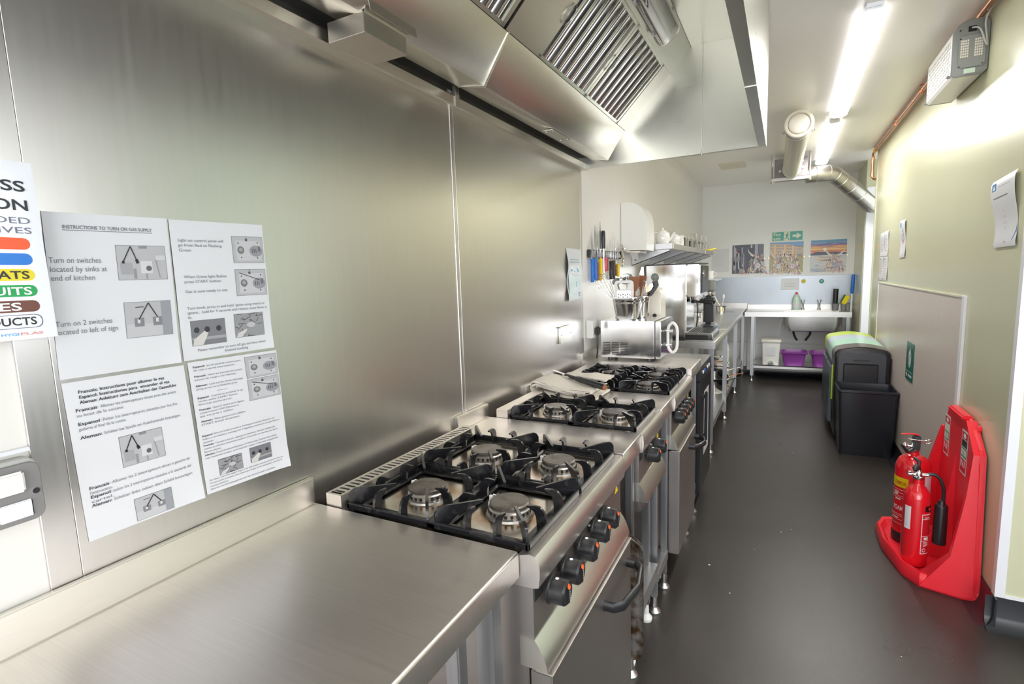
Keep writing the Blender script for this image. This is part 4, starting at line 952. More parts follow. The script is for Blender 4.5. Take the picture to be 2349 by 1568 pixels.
# ------------------------------------------------------------------ black undercounter machine
dw = thing('glasswasher', 'black-sided undercounter glasswasher with a notice on its door beside the farther cooker', 'dishwasher', (.3, 3.4, 0))
obj('cabinet', G().box(.02, .585, 3.145, 3.64, .06, .866, .004), BLACKP, dw)
obj('lid', G().box(.02, .545, 3.145, 3.64, .866, .878, .002).box(.548, .605, 3.145, 3.64, .866, .878, .002), ST, dw)
obj('control_fascia', G().prism([(.585, .866), (.606, .866), (.612, .79), (.585, .79)], 'Y', 3.147, 3.638), BLACKP, dw)
for i, y in enumerate((3.25, 3.32, 3.45, 3.52)): obj('button', G().cyl((.606, y, .83), (.614, y, .829), .011, seg=12), (PLASTW, BLUEP, PLASTW, TRIMW)[i], dw)
d = obj('door', G().box(.585, .610, 3.15, 3.635, .10, .785, .004), BLACKP, dw)
obj('door_handle', G().box(.625, .640, 3.20, 3.235, .42, .72, .005).box(.61, .63, 3.205, 3.23, .44, .46).box(.61, .63, 3.205, 3.23, .68, .70), BLACKP, d)
s = Sheet([(.6105, 3.30, .70), (.6105, 3.51, .70), (.6105, 3.51, .30), (.6105, 3.30, .30)], (1, 0, 0)); s.body('notice_sheet', PAPER, dw)
for q in range(14): s.rect(.12, .12+.055*q, .5+.3*((q*7) % 3)/2, .135+.055*q, (.45, .45, .5))
s.done(dw)
for x in (.08, .54):
    for y in (3.19, 3.6): obj('foot', G().lathe(x, y, [(.02, 0), (.02, .06)], 12), BLACKP, dw)
# a small bench behind it that carries the coffee machine
t2 = thing('side_table', 'long stainless prep table along the left wall carrying the coffee machine', 'table', (.3, 5.9, 0))
TZ = .893; TX = .575; TY0, TY1 = 4.17, 7.735
obj('tabletop', G().prism([(.0, TZ-.05), (0, TZ), (TX-.003, TZ), (TX, TZ-.003), (TX, TZ-.055), (TX-.012, TZ-.055), (TX-.012, TZ-.045)], 'Y', TY0, TY1, .001, 1), ST, t2)
obj('end_apron', G().box(.0, TX, TY0-.002, TY0, TZ-.055, TZ-.001), ST, t2)
obj('joint_strip', G().box(.01, TX-.004, 5.05, 5.075, TZ, TZ+.002), CREAM, t2)
obj('rear_upstand', G().box(0, .014, TY0, TY1, TZ, TZ+.075, .002), ST, t2)
obj('end_upstand', G().box(.014, TX+.01, TY1-.02, TY1-.004, TZ, TZ+.075, .002), ST, t2)
obj('lower_shelf', G().prism([(.03, .20), (.03, .215), (.55, .215), (.55, .165), (.545, .165), (.545, .20)], 'Y', 4.22, 7.66), ST, t2)
for y in (4.21, 5.27, 6.42, 7.62): leg(t2, .545, y, TZ-.05, .036); leg(t2, .07, y, TZ-.05, .036)
obj('drain_hole', G().box(.34, .47, 7.10, 7.13, TZ, TZ+.001), BLACKM, t2)

# ------------------------------------------------------------------ coffee machine
cm = thing('espresso_machine', 'tall mirror-sided espresso machine on the near end of the prep table', 'coffee machine', (.3, 4.4, TZ))
CY0, CY1 = 4.215, 4.62
obj('cabinet', G().box(.045, .345, CY0, CY1, TZ+.025, 1.482, .003), ST_MIRROR, cm)
obj('group_housing', G().box(.350, .455, CY0, CY1, 1.235, 1.482, .010), ST_MIRROR, cm)
obj('lid', G().box(.040, .462, CY0-.004, CY1+.004, 1.482, 1.491, .002), BLACKP, cm)
obj('base_frame', G().box(.05, .35, CY0+.005, CY1-.005, TZ, TZ+.025), BLACKP, cm)
obj('corner_post', G().box(.342, .352, CY0-.002, CY0+.01, TZ+.02, 1.485), ST, cm)
obj('splash_plate', G().box(.352, .356, CY0+.01, CY1-.01, .93, 1.235), ST_MIRROR, cm)
obj('control_face', G().box(.455, .468, CY0+.02, CY1-.02, 1.26, 1.47, .004), BLACKP, cm)
obj('gauge', G().cyl((.466, CY0+.06, 1.41), (.474, CY0+.06, 1.41), .028, seg=18), CHROME, cm)
obj('drip_tray', G().prism([(.345, TZ), (.545, TZ), (.558, TZ+.012), (.556, TZ+.050), (.545, TZ+.062), (.345, TZ+.062)], 'Y', CY0-.01, CY1, .004), ST_MIRROR, cm)
obj('tray_side', G().box(.352, .520, CY0-.0125, CY0-.01, TZ+.008, TZ+.045), BLACKP, cm)
g = G()
for k in range(9): g.box(.37+.019*k, .376+.019*k, CY0+.02, CY1-.02, TZ+.063, TZ+.066)
obj('drip_grid', g, BLACKP, cm)
for k, y in enumerate((CY0+.11, CY0+.29)):
    gp = obj('group_head', G().cyl((.405, y, 1.235), (.405, y, 1.205), .036, .030, seg=18), CHROME, cm)
    obj('portafilter', G().cyl((.405, y, 1.205), (.405, y, 1.180), .032, seg=18).cyl((.43, y, 1.19), (.535, y-.01, 1.175), .009, .012, seg=10), BLACKP, gp)
obj('steam_knob', G().cyl((.455, CY0+.02, 1.245), (.43, CY0+.02, 1.21), .022, .018, seg=14), TRIMW, cm)
obj('steam_wand', G().tube(smooth([(.425, CY0+.02, 1.21), (.435, CY0+.02, 1.16), (.437, CY0+.015, 1.08), (.43, CY0+.01, 1.0)]), .0055, 8), BLACKP, cm)
t = thing('knock_tray', 'black tray with a metal rim on the prep table behind the espresso machine', 'tray', (.46, 4.95, TZ))
obj('tray', G().box(.33, .52, 4.72, 4.98, TZ, TZ+.035, .006), BLACKP, t)
obj('rim', G().box(.325, .525, 4.715, 4.985, TZ+.035, TZ+.040, .002), CHROME, t)
t = thing('coffee_grinder', 'chrome and black coffee grinder behind the espresso machine', 'grinder', (.40, 5.3, TZ))
obj('base', G().box(.33, .47, 5.18, 5.36, TZ, TZ+.03, .006), CHROME, t)
obj('body', G().box(.35, .44, 5.20, 5.34, TZ+.03, 1.19, .02), BLACKP, t)
obj('collar', G().lathe(.40, 5.27, [(.045, 1.19), (.050, 1.20), (.050, 1.225), (.03, 1.235)], 18), CHROME, t)
obj('bean_hopper', G().lathe(.41, 5.27, [(.025, 1.235), (.042, 1.25), (.042, 1.335), (.036, 1.34)], 18), GREYP, t)
obj('dosing_lever', G().cyl((.43, 5.25, 1.10), (.47, 5.18, 1.15), .008, seg=10), CHROME, t)
# cream rounded appliance between microwave and espresso machine
t = thing('bread_toaster', 'cream rounded upright toaster standing behind the microwave', 'toaster', (.16, 3.50, .878))
obj('casing', G().prism(G().rrect(.205, .89, .335, 1.335, .045, 6), 'Y', 3.36, 3.52, .008), CREAM, t)
obj('base', G().box(.21, .33, 3.365, 3.515, .878, .892), BLACKP, t)
obj('lever', G().cyl((.30, 3.36, 1.16), (.30, 3.345, 1.16), .012, seg=12), BLACKP, t)
# things farther along the table
def pot_with(x, y, label):
    t = thing('utensil_pot', label, 'pot', (x, y, TZ))
    obj('pot_body', G().lathe(x, y, [(.045, TZ), (.060, TZ+.09), (.055, TZ+.09), (.042, TZ+.006), (.001, TZ+.006)], 20, cap=False), ST_MIRROR, t)
    obj('rim', G().lathe(x, y, [(.060, TZ+.088), (.064, TZ+.090), (.064, TZ+.094), (.058, TZ+.094)], 20, cap=False), BLACKP, t)
pot_with(.34, 6.85, 'steel pot of brushes by the far corner of the prep table')
t = thing('jug_brush', 'cream-handled brush leaning in the steel pot with yellow bristles down', 'brush', (.34, 6.9, TZ)); 
obj('handle', G().cyl((.345, 6.80, .97), (.262, 6.80, 1.125), .007, .009, seg=10), CREAM, t); obj('bristles', G().cyl((.346, 6.78, .93), (.345, 6.80, .98), .010, .008, seg=10), YELP, t)
t = thing('stirring_spoon', 'white spoon standing upright in the steel pot', 'spoon', (.36, 6.86, .98))
obj('handle', G().cyl((.350, 6.87, .91), (.366, 6.87, 1.07), .005, seg=8), PLASTW, t); obj('bowl', G().ball((.370, 6.87, 1.10), (.013, .007, .032)), PLASTW, t)
for k in range(3):
    t = solo('steel_jug', G().lathe(.22+.07*(k % 2), 5.85+.28*k, [(.045, TZ), (.047, TZ+.01), (.038, TZ+.09-.01*k), (.035, TZ+.09-.01*k), (.040, TZ+.012), (.001, TZ+.012)], 18), CHROME, ('steel milk jug nearest the coffee grinder', 'steel milk jug between two others on the prep table', 'steel milk jug nearest the pot of brushes')[k], 'jug', 'steel milk jugs on the prep table')
# under the table
t = thing('milk_container', 'white plastic milk bottle with a green label under the prep table', 'bottle', (.38, 6.71, .215))
obj('body', G().prism(G().rrect(.31, 6.62, .46, 6.80, .03, 4), 'Z', .215, .47, .015), PLASTW, t)
obj('shoulder', G().lathe(.385, 6.71, [(.075, .465), (.06, .54), (.022, .58), (.020, .60)], 18), PLASTW, t)
obj('cap', G().lathe(.385, 6.71, [(.024, .60), (.024, .62), (.001, .62)], 16), plain('green_cap', (.06, .35, .08), .4), t)
obj('label', G().box(.4605, .461, 6.65, 6.77, .29, .37), LIME, t)
for k, (x, y, r, h) in enumerate(((.41, 5.50, .12, .12), (.42, 5.51, .10, .09), (.40, 5.86, .13, .10))):
    z0 = .215 if k != 1 else .345
    t = thing('saucepan', ('large steel saucepan stacked with a smaller one under the prep table', 'smaller steel saucepan topping the stack under the prep table', 'wide steel saucepan farther along the shelf under the prep table')[k], 'saucepan', (x, y, z0), 'pans under the prep table')
    obj('pan_body', G().lathe(x, y, [(r*.96, z0), (r, z0+.01), (r, z0+h), (r*.97, z0+h), (r*.95, z0+.012), (.001, z0+.012)], 24), ST_MIRROR, t)
    obj('long_handle', G().tube([(x+r*.9, y+.02, z0+h-.02), (x+r+.06, y+.08, z0+h), (x+r+.13, y+.15, z0+h+.01)], .008, 8, .6), (BLACKP, CHROME, COPPER)[k], t)
rr_ = random.Random(5)
for k in range(16):
    x, y, z = .36+.12*rr_.random(), 5.42+.18*rr_.random(), .440+.016*k
    if k >= 8: x, y, z = .40+.08*rr_.random(), 5.62+.06*rr_.random(), .225+.022*(k-8)
    a = rr_.random()*3.1; dx, dy = .09*math.cos(a), .09*math.sin(a)
    solo('serving_utensil', G().tube([(x-dx, y-dy, z), (x, y, z+.008), (x+dx, y+dy, z+.004)], [.006, .005, .007], 8).ball((x+dx*1.2, y+dy*1.2, z+.004), (.022, .022, .008), seg=12, n=6), (CHROME, COPPER, BLACKP, ST)[k % 4], ('chrome', 'copper-coloured', 'black', 'shiny steel')[k % 4]+(' utensil jumbled in the saucepans under the prep table', ' utensil lying on the shelf under the prep table')[k >= 8], 'utensil', ('loose utensils in the pans', 'loose utensils on the shelf')[k >= 8])

# ------------------------------------------------------------------ sink unit on the end wall
sk = thing('sink_unit', 'stainless steel sink unit against the end wall', 'sink', (1.17, 7.45, 0))
SY = 7.19; SX0, SX1 = .592, 1.735; KZ = .882
obj('sink_top', G().box(SX0, 1.02, SY, YE-.03, KZ-.03, KZ, .002).box(1.64, SX1, SY, YE-.03, KZ-.03, KZ, .002).box(1.02, 1.64, SY, SY+.06, KZ-.03, KZ).box(1.02, 1.64, YE-.13, YE-.03, KZ-.03, KZ), ST, sk)
obj('front_apron', G().box(SX0, SX1, SY-.004, SY, KZ-.055, KZ+.006, .002), ST, sk)
obj('upstand', G().box(SX0, SX1, YE-.03, YE-.012, KZ, KZ+.065, .002), ST, sk)
f = lambda r, z: [(a, b, z) for a, b in G().rrect(1.045-r, SY+.03-r*.3, 1.615+r, YE-.13+r*.3, .06, 5)]
obj('bowl', G().loft([f(.02, KZ-.03), f(.012, .72), f(-.02, .655), f(-.06, .645)]), ST, sk)
for x in (.685, 1.70):
    for y in (SY+.025, YE-.08): leg(sk, x, y, KZ-.05, .036)
obj('lower_shelf', G().box(.70, 1.69, SY+.02, YE-.06, .205, .215).prism([(SY+.02, .215), (SY+.02, .175), (SY+.03, .172), (SY+.035, .15), (SY+.045, .15), (SY+.04, .2)], 'X', .70, 1.69), ST, sk)
for x in (1.245, 1.425):
    tp = obj('tap', G().lathe(x, YE-.09, [(.020, KZ), (.018, .90), (.013, .91), (.012, .965), (.017, .975), (.013, .985)], 14), CHROME, sk)
    obj('lever', G().cyl((x-.012, YE-.09, .98), (x-.022, YE-.10, 1.012), .005, seg=8).cyl((x+.012, YE-.09, .98), (x+.022, YE-.10, 1.012), .005, seg=8), CHROME, tp)
    obj('spout', G().tube(smooth([(x, YE-.10, .955), (x, YE-.15, .97), (x, YE-.20, .94)]), .008, 8), CHROME, tp)
for x, dx in ((1.14, .045), (1.32, -.04)): obj('waste_hose', G().tube(smooth([(x, 7.45, .655), (x+.008, 7.42, .60), (x+dx*.7, 7.40, .54), (x+dx, 7.38, .525)]), .013, 8), BLACKP, sk)
t = thing('soap_bottle', 'clear washing-up liquid bottle with a red cap beside the taps', 'bottle', (1.17, YE-.09, KZ))
obj('bottle', G().lathe(1.17, YE-.10, [(.050, KZ), (.052, KZ+.01), (.050, KZ+.12), (.036, KZ+.17), (.015, KZ+.20)], 18), plain('green_clear_liquid', (.55, .72, .62), .1, spec=.6), t)
obj('cap', G().lathe(1.17, YE-.10, [(.014, KZ+.20), (.012, KZ+.225), (.001, KZ+.228)], 12), RED, t)
obj('label', G().lathe(1.17, YE-.10, [(.0522, KZ+.03), (.0522, KZ+.09)], 18, cap=False), PAPER, t)
t = thing('sink_tidy', 'dark pot on the sink edge holding a brush tube and sponges', 'pot', (1.63, 7.55, KZ))
for i, (x, w) in enumerate(((1.59, .04), (1.675, .03), (1.72, .024))): obj('compartment', G().lathe(x, 7.52, [(w*.8, KZ), (w, KZ+.085), (w+.005, KZ+.09), (w*.9, KZ+.09), (w*.7, KZ+.01)], 16), GREYP, t)
obj('brush_tube', G().cyl((1.585, 7.52, KZ+.05), (1.590, 7.52, 1.150), .028, seg=16), BLACKP, t)
t = thing('sponge_scourer', 'yellow and green sponge scourer leaning in the sink tidy', 'sponge', (1.68, 7.5, .96))
m_ = Matrix.Translation((1.68, 7.50, 1.02)) @ Matrix.Rotation(R(25), 4, 'Y')
obj('sponge', G().box(-.015, .04, -.02, .02, -.055, .055, .008).move(m_), SPONGE, t); obj('scourer', G().box(-.026, -.014, -.02, .02, -.055, .055, .004).move(m_), GSCOUR, t)
t = thing('long_brush', 'long blue-handled brush standing at the right end of the sink', 'brush', (1.75, 7.44, .7))
obj('grip', G().tube([(1.762, 7.5, 1.318), (1.760, 7.5, 1.30), (1.756, 7.5, 1.12), (1.755, 7.5, 1.09)], [.016, .019, .019, .014], 12), BLUEP, t)
obj('shaft', G().cyl((1.755, 7.5, 1.095), (1.748, 7.5, .60), .011, seg=12), TRIMW, t)
# under the sink
t = thing('white_pedal_bin', 'white lidded plastic tub with an arched foot under the sink', 'tub', (.90, 7.33, .215))
f = lambda w, d, z, r=.02: [(a, b, z) for a, b in G().rrect(.897-w, 7.34-d, .897+w, 7.34+d, r, 4)]
obj('tub_body', G().loft([f(.092, .08, .215), f(.105, .09, .47), f(.105, .09, .50)]), PLASTW, t)
obj('lid', G().loft([f(.112, .10, .498), f(.120, .105, .515), f(.112, .10, .535), f(.10, .09, .537)]), CREAM, t)
obj('foot_arch', G().prism([(.897+.052*math.cos(R(a)), .222+.058*math.sin(R(a))) for a in range(0, 181, 15)]+[(.897+.036*math.cos(R(a)), .222+.040*math.sin(R(a))) for a in range(180, -1, -15)], 'Y', 7.246, 7.262), PLASTW, t)
obj('pedal', G().box(.870, .925, 7.235, 7.26, .220, .240, .003), GREYP, t)
obj('faded_label', G().box(.845, .95, 7.2505, 7.252, .33, .44), PAPER, t)
for x, lb in ((1.155, 'purple plastic washing-up bowl in the middle of the sink shelf'), (1.475, 'purple plastic washing-up bowl partly hidden behind the recycling station')):
    t = thing('washing_bowl', lb, 'bowl', (x, 7.36, .215), 'purple bowls under the sink')
    f = lambda w, d, z, r=.05: [(a, b, z+(.010*math.cos((a-x)/w*math.pi*.9) if z > .35 else 0)) for a, b in G().rrect(x-w, 7.36-d, x+w, 7.36+d, r, 6)]
    obj('bowl_body', G().loft([f(.105, .10, .215), f(.130, .115, .36), f(.150, .135, .385), f(.152, .137, .375), f(.154, .138, .390), f(.135, .118, .392), f(.125, .11, .37), f(.10, .09, .23)]), PURPLE, t)

# ------------------------------------------------------------------ pictures and signs on the end wall
PAL = [(.75, .25, .22), (.85, .55, .30), (.30, .35, .55), (.80, .76, .70), (.62, .42, .50), (.35, .50, .60), (.85, .70, .45), (.55, .25, .30), (.88, .82, .78), (.25, .25, .35), (.70, .62, .40)]
rnd = random.Random(3)
def cow(s, cu, cv, w, h, horn=1, muz=(.70, .68, .70)):
    for sg in ((-1, 1) if horn == 2 else (-1,)):
        P = [(cu+sg*w*a, cv+h*b) for a, b in ((.30, -.42), (.55, -.52), (.85, -.72), (1.05, -1.05), (.95, -.70), (.65, -.38), (.35, -.25))]
        s.poly(P, (.78, .74, .72), 4)
    for k in range(230):
        a = rnd.uniform(-1, 1); b = rnd.uniform(-.55, 1.0)
        if a*a+max(0, -b)**2*2.2 > 1: continue
        L = rnd.uniform(.12, .35)*h; ww = rnd.uniform(.015, .05)*w*2; u = cu+a*w*(.72+.28*b); v = cv+b*h; sl = a*.3*w
        s.poly([(u-ww/2, v), (u+ww/2, v+L*.1), (u+ww*.6+sl*.4, v+L*.6), (u+sl*.5, v+L), (u-ww*.4+sl*.3, v+L*.6)], rnd.choice(PAL), 5+(k % 3))
    s.ell(cu+.02, cv+h*.45, w*.32, h*.24, (.35, .36, .45), 8); s.ell(cu+.02, cv+h*.45, w*.28, h*.20, muz, 9)
    s.ell(cu-w*.09, cv+h*.42, w*.06, h*.06, (.35, .3, .4), 10, 8); s.ell(cu+w*.13, cv+h*.42, w*.06, h*.06, (.35, .3, .4), 10, 8)
def canvas(label, x0, x1, z0, z1):
    t = thing('cow_picture', label, 'picture', ((x0+x1)/2, YE-.02, z0), 'cow pictures on the end wall')
    obj('panel', G().box(x0, x1, YE-.008, YE-.001, z0, z1, .001), TRIMW, t)
    for x in (x0-.012, x1+.012): obj('fixing_screw', G().cyl((x, YE-.001, (z0+z1)/2), (x, YE-.012, (z0+z1)/2), .007, seg=10), plain('brass_'+str(round(x*100)), (.75, .60, .25), .3, 1), t)
    s = Sheet([(x0, YE-.009, z1), (x1, YE-.009, z1), (x1, YE-.009, z0), (x0, YE-.009, z0)], (0, -1, 0)); s.t = 0
    return t, s
t, s = canvas('leftmost dark blue picture of one shaggy highland cow among city towers', .388, .770, 1.366, 1.748)
s.rect(0, 0, 1, 1, (.10, .11, .15))
for k in range(34):
    u = rnd.random(); w_ = rnd.uniform(.01, .05); s.rect(u, rnd.uniform(0, .5), min(1, u+w_), rnd.uniform(.6, 1), rnd.choice([(.30, .31, .38), (.18, .19, .25), (.45, .45, .52), (.60, .58, .62), (.14, .14, .19)]), 2)
s.rect(.45, .12, .72, .82, (.09, .095, .13), 3); s.rect(.72, .0, .82, .4, (.40, .40, .48), 3); s.rect(.84, 0, 1, .34, (.16, .17, .22), 3)
s.poly([(.12, .30), (.14, .18), (.17, .28)], (.85, .30, .18), 4)
for k in range(18): s.rect(.05+.012*k, .38+.02*(k % 5), .06+.012*k, .55+.03*(k % 4), (.06, .06, .08) if k % 2 else (.6, .6, .65), 4)
cow(s, .80, .55, .30, .42, 1); cow(s, .32, .90, .12, .12, 0, (.85, .3, .12)); s.done(t, 'painted_canvas')
t, s = canvas('middle picture of two shaggy highland cows before a long yellow building', .845, 1.230, 1.364, 1.756)
s.rect(0, 0, 1, 1, (.42, .40, .20)); s.rect(0, 0, 1, .16, (.20, .36, .62), 1.5)
s.poly([(0, .05), (.55, .08), (1, .22), (1, .5), (0, .48)], (.66, .50, .34), 2); s.poly([(0, .42), (1, .40), (1, .5), (0, .5)], (.42, .28, .20), 3)
for r_ in range(4):
    for c_ in range(16):
        u = .02+.06*c_; v = .07+.095*r_+u*.07
        if c_ not in (2, 7, 11): s.rect(u, v, u+.022, v+.055, (.20, .22, .33), 3)
for c_ in (2, 7, 11): s.rect(.005+.06*c_, .07+c_*.005, .05+.06*c_, .45, (.80, .55, .28), 4)
for k in range(8): s.rect(.80+.025*k, .18+.01*k, .812+.025*k, .48, rnd.choice([(.6, .5, .45), (.45, .4, .42)]), 4)
cow(s, .25, .62, .24, .38, 2); cow(s, .66, .62, .28, .38, 2, (.75, .6, .62)); s.done(t, 'painted_canvas')
t, s = canvas('rightmost sunset picture of a highland cow beside a lake', 1.312, 1.700, 1.362, 1.757)
sk_ = [(.12, .35, .55), (.25, .42, .62), (.18, .16, .42), (.70, .30, .30), (.90, .50, .16), (.92, .66, .30), (.80, .25, .14), (.88, .62, .55)]
for k in range(12): s.rect(0, .035*k, 1, .035*k+.036, sk_[min(7, k*8//12)], 1)
for k in range(50):
    v = rnd.uniform(.02, .42); u = rnd.random()*.8; s.rect(u, v, min(1, u+rnd.uniform(.1, .5)), v+rnd.uniform(.004, .016), sk_[min(7, int(v*18)+rnd.randint(-1, 1)) if v*18 > 1 else 0], 2)
s.ell(.40, .30, .05, .05, (.95, .9, .85), 3); s.poly([(0, .42), (.2, .36), (.45, .39), (.7, .385), (1, .42), (1, .47), (0, .48)], (.10, .09, .14), 3)
s.rect(0, .47, 1, 1, (.62, .66, .70), 2)
for k in range(90):
    v = rnd.uniform(.49, .98); u = rnd.random()*.9; c = rnd.choice([(.85, .45, .22), (.88, .70, .55), (.35, .45, .62), (.80, .78, .78), (.15, .3, .45) if v > .8 else (.85, .55, .4)])
    s.rect(u, v, min(1, u+rnd.uniform(.08, .35)), v+rnd.uniform(.006, .02), c, 3)
cow(s, .68, .62, .27, .36, 2, (.45, .45, .62)); s.done(t, 'painted_canvas')
t = thing('fire_exit_sign', 'green and cream Fire exit sign with running figure and right arrow', 'sign', (1.04, YE-.01, 1.766))
x0, x1, z0, z1 = .861, 1.220, 1.768, 1.894
obj('sign_board', G().box(x0, x1, YE-.005, YE-.001, z0, z1, .001), plain('glow_cream', (.70, .76, .58), .4), t)
s = Sheet([(x0, YE-.0055, z1), (x1, YE-.0055, z1), (x1, YE-.0055, z0), (x0, YE-.0055, z0)], (0, -1, 0)); s.t = 0
GR = (.05, .38, .32); CR = (.74, .80, .62)
s.rect(.02, .06, .39, .94, GR); s.rect(.59, .06, .98, .94, GR)
s.text('Fire', .05, .46, .50, CR, .24, True); s.text('exit', .05, .88, .50, CR, .25, True)
s.poly([(.67, .38), (.80, .38), (.80, .18), (.95, .5), (.80, .82), (.80, .62), (.67, .62)], CR, 3)
s.ell(.52, .18, .022, .06, GR, 3); s.line(.51, .25, .48, .55, .016, GR); s.line(.50, .30, .44, .42, .007, GR); s.line(.50, .30, .56, .45, .007, GR)
s.line(.48, .53, .53, .68, .009, GR); s.line(.53, .68, .56, .92, .009, GR); s.line(.48, .53, .47, .72, .009, GR); s.line(.47, .72, .42, .80, .009, GR); s.done(t)
t = thing('end_wall_notice', 'faded notice in a clear wallet left of the cow pictures', 'notice', (.24, YE-.01, 1.42))
s = Sheet([(.13, YE-.003, 1.70), (.345, YE-.003, 1.71), (.345, YE-.003, 1.40), (.13, YE-.003, 1.39)], (0, -1, 0)); s.body('wallet', plain('faded_sheet', (.70, .70, .72), .2), t)
for q in range(8): s.rect(.15, .22+.07*q, .55+.25*(q % 2), .24+.07*q, (.58, .58, .60))
s.done(t)
t = thing('sink_notice', 'small white notice stuck on the steel splashback above the sink', 'notice', (1.0, YE-.01, 1.15))
s = Sheet([(.985, YE-.0075, 1.285), (1.195, YE-.0075, 1.285), (1.195, YE-.0075, 1.135), (.985, YE-.0075, 1.135)], (0, -1, 0)); s.body('notice_sheet', PAPER, t)
for q in range(2): s.rect(.2, .45+.2*q, .8, .50+.2*q, (.5, .5, .5))
s.done(t)
for x, z, c, lb in ((1.243, 1.245, (.72, .58, .04), 'round yellow sticker on the sink splashback'), (1.445, 1.240, (.01, .30, .22), 'round green sticker on the sink splashback')):
    t = thing('round_sticker', lb, 'sticker', (x, YE-.01, z-.03), 'round stickers above the sink')
    obj('disc', G().cyl((x, YE-.006, z), (x, YE-.0085, z), .030, seg=24), TRIMW, t)
    s = Sheet([(x-.03, YE-.009, z+.03), (x+.03, YE-.009, z+.03), (x+.03, YE-.009, z-.03), (x-.03, YE-.009, z-.03)], (0, -1, 0)); s.t = 0
    s.ell(.5, .5, .46, .46, c, 1, 20)
    if c[0] > .5: s.rect(.46, .3, .54, .58, (.25, .2, .02), 2); s.rect(.35, .64, .65, .70, (.25, .2, .02), 2)
    else: s.line(.35, .35, .65, .35, .005, (.8, .85, .82)); s.line(.62, .35, .42, .65, .006, (.8, .85, .82)); s.line(.35, .62, .6, .62, .005, (.8, .85, .82))
    s.done(t)

# ------------------------------------------------------------------ ceiling lights
def batten(x, y0, y1, label, group='fluorescent ceiling lights'):
    t = thing('ceiling_light', label, 'light', (x, (y0+y1)/2, ZC-.09), group)
    obj('base', G().box(x-.035, x+.035, y0-.03, y1+.03, ZC-.025, ZC, .006), TRIMW, t)
    f = lambda w, z, e: [(a, b, z) for a, b in G().rrect(x-w, y0+e, x+w, y1-e, min(w*.95, .045), 6)]
    obj('diffuser', G().loft([f(.052, ZC-.024, 0), f(.058, ZC-.036, 0), f(.054, ZC-.048, .004), f(.040, ZC-.054, .012)]), TUBE, t)
    return t
batten(1.335, 4.90, 6.62, 'shorter-looking fluorescent ceiling light farther down the corridor')
batten(1.335, 2.88, 4.62, 'nearer fluorescent ceiling light in line down the corridor')
batten(1.335, .35, 2.10, 'fluorescent ceiling light above the camera, out of the picture')

# ------------------------------------------------------------------ ventilation duct hung from the ceiling
t = thing('extract_duct', 'foil duct with round cream valve, ceiling fan box and bent steel pipe', 'duct', (1.07, 5.4, 2.4))
dx, dz = 1.056, 2.385
obj('flexible_duct', G().tube([(dx+.030, 4.40, dz+.048), (dx+.024, 4.80, dz+.034), (dx+.012, 5.4, dz+.014), (dx, 5.99, dz-.005)], .076, 28), ALU, t)
g = G()
for k in range(64): 
    y = 4.50+k*.023; q_ = (5.99-y)/1.59; g.lathe(0, 0, [(.0755, -.003), (.0785, 0), (.0755, .003)], 24, cap=False)
    for v in list(g.bm.verts)[-72:]: v.co = Vector((dx+.030*q_+v.co.x, y+v.co.z, dz-.005+.053*q_+v.co.y))
obj('duct_ribs', g, ALU, t)
for y in (4.48, 5.93): 
    obj('duct_clamp', G().revolve((dx+(.028 if y < 5 else 0), y-.008, dz+(.045 if y < 5 else 0)), (0, 1, 0), [(.077, 0), (.083, 0), (.083, .016), (.077, .016)], 28, cap=False), GALV, t)
for x, y in ((dx-.066, 4.48), (dx+.122, 4.50)): obj('wing_bolt', G().cyl((x-.012, y, dz+.03), (x+.012, y, dz+.03), .006, seg=8).box(x-.004, x+.004, y-.015, y+.015, dz+.018, dz+.042, .003), GALV, t)
vc = (dx+.030, 4.36, dz+.052)
v = obj('air_valve', G().revolve(vc, (0, -1, 0), [(.074, -.045), (.092, -.012), (.095, 0), (.090, .010), (.077, .014), (.070, .004), (.068, -.004), (.001, -.006)], 36), VALVE, t)
obj('valve_disc', G().revolve(vc, (0, -1, 0), [(.060, .000), (.067, .006), (.064, .015), (.053, .020), (.03, .023), (.001, .024)], 32), VALVE, v)
b = obj('fan_box', G().box(.905, 1.195, 6.0, 6.30, 2.318, 2.500, .004), plain('fan_box_metal', (.19, .17, .17), .35, .7), t)
obj('box_rail', G().box(.875, 1.215, 6.005, 6.045, 2.290, 2.318, .002), GALV, t)
for x, z0 in ((.885, 2.29), (1.215, 2.295)):
    obj('hanger_rod', G().cyl((x, 6.02, z0), (x, 6.02, ZC), .008, seg=8), GALV, t); obj('rod_nut', G().cyl((x, 6.02, z0-.02), (x, 6.02, z0+.03), .016, seg=6), GALV, t)
for x, z in ((.955, 2.38), (1.155, 2.40), (1.15, 2.46)): obj('bolt', G().cyl((x, 6.0, z), (x, 5.985, z), .012, seg=8), GALV, t)
pth = smooth([(1.19, 6.2, 2.345), (1.30, 6.22, 2.350), (1.40, 6.26, 2.352), (1.46, 6.31, 2.325), (1.56, 6.40, 2.245), (1.68, 6.52, 2.145), (1.78, 6.62, 2.060), (1.84, 6.66, 2.035), (1.96, 6.68, 2.030)], 4)
obj('bent_pipe', G().tube(pth, .078, 28), GALV, t)
for i in (3, 7, 11, 14, 17, 20, 24): 
    d = (Vector(pth[i+1])-Vector(pth[i])).normalized(); c = Vector(pth[i]); obj('seam_ring', G().revolve(c, d, [(.0775, -.006), (.081, -.003), (.081, .003), (.0775, .006)], 28, cap=False), GALV, t)

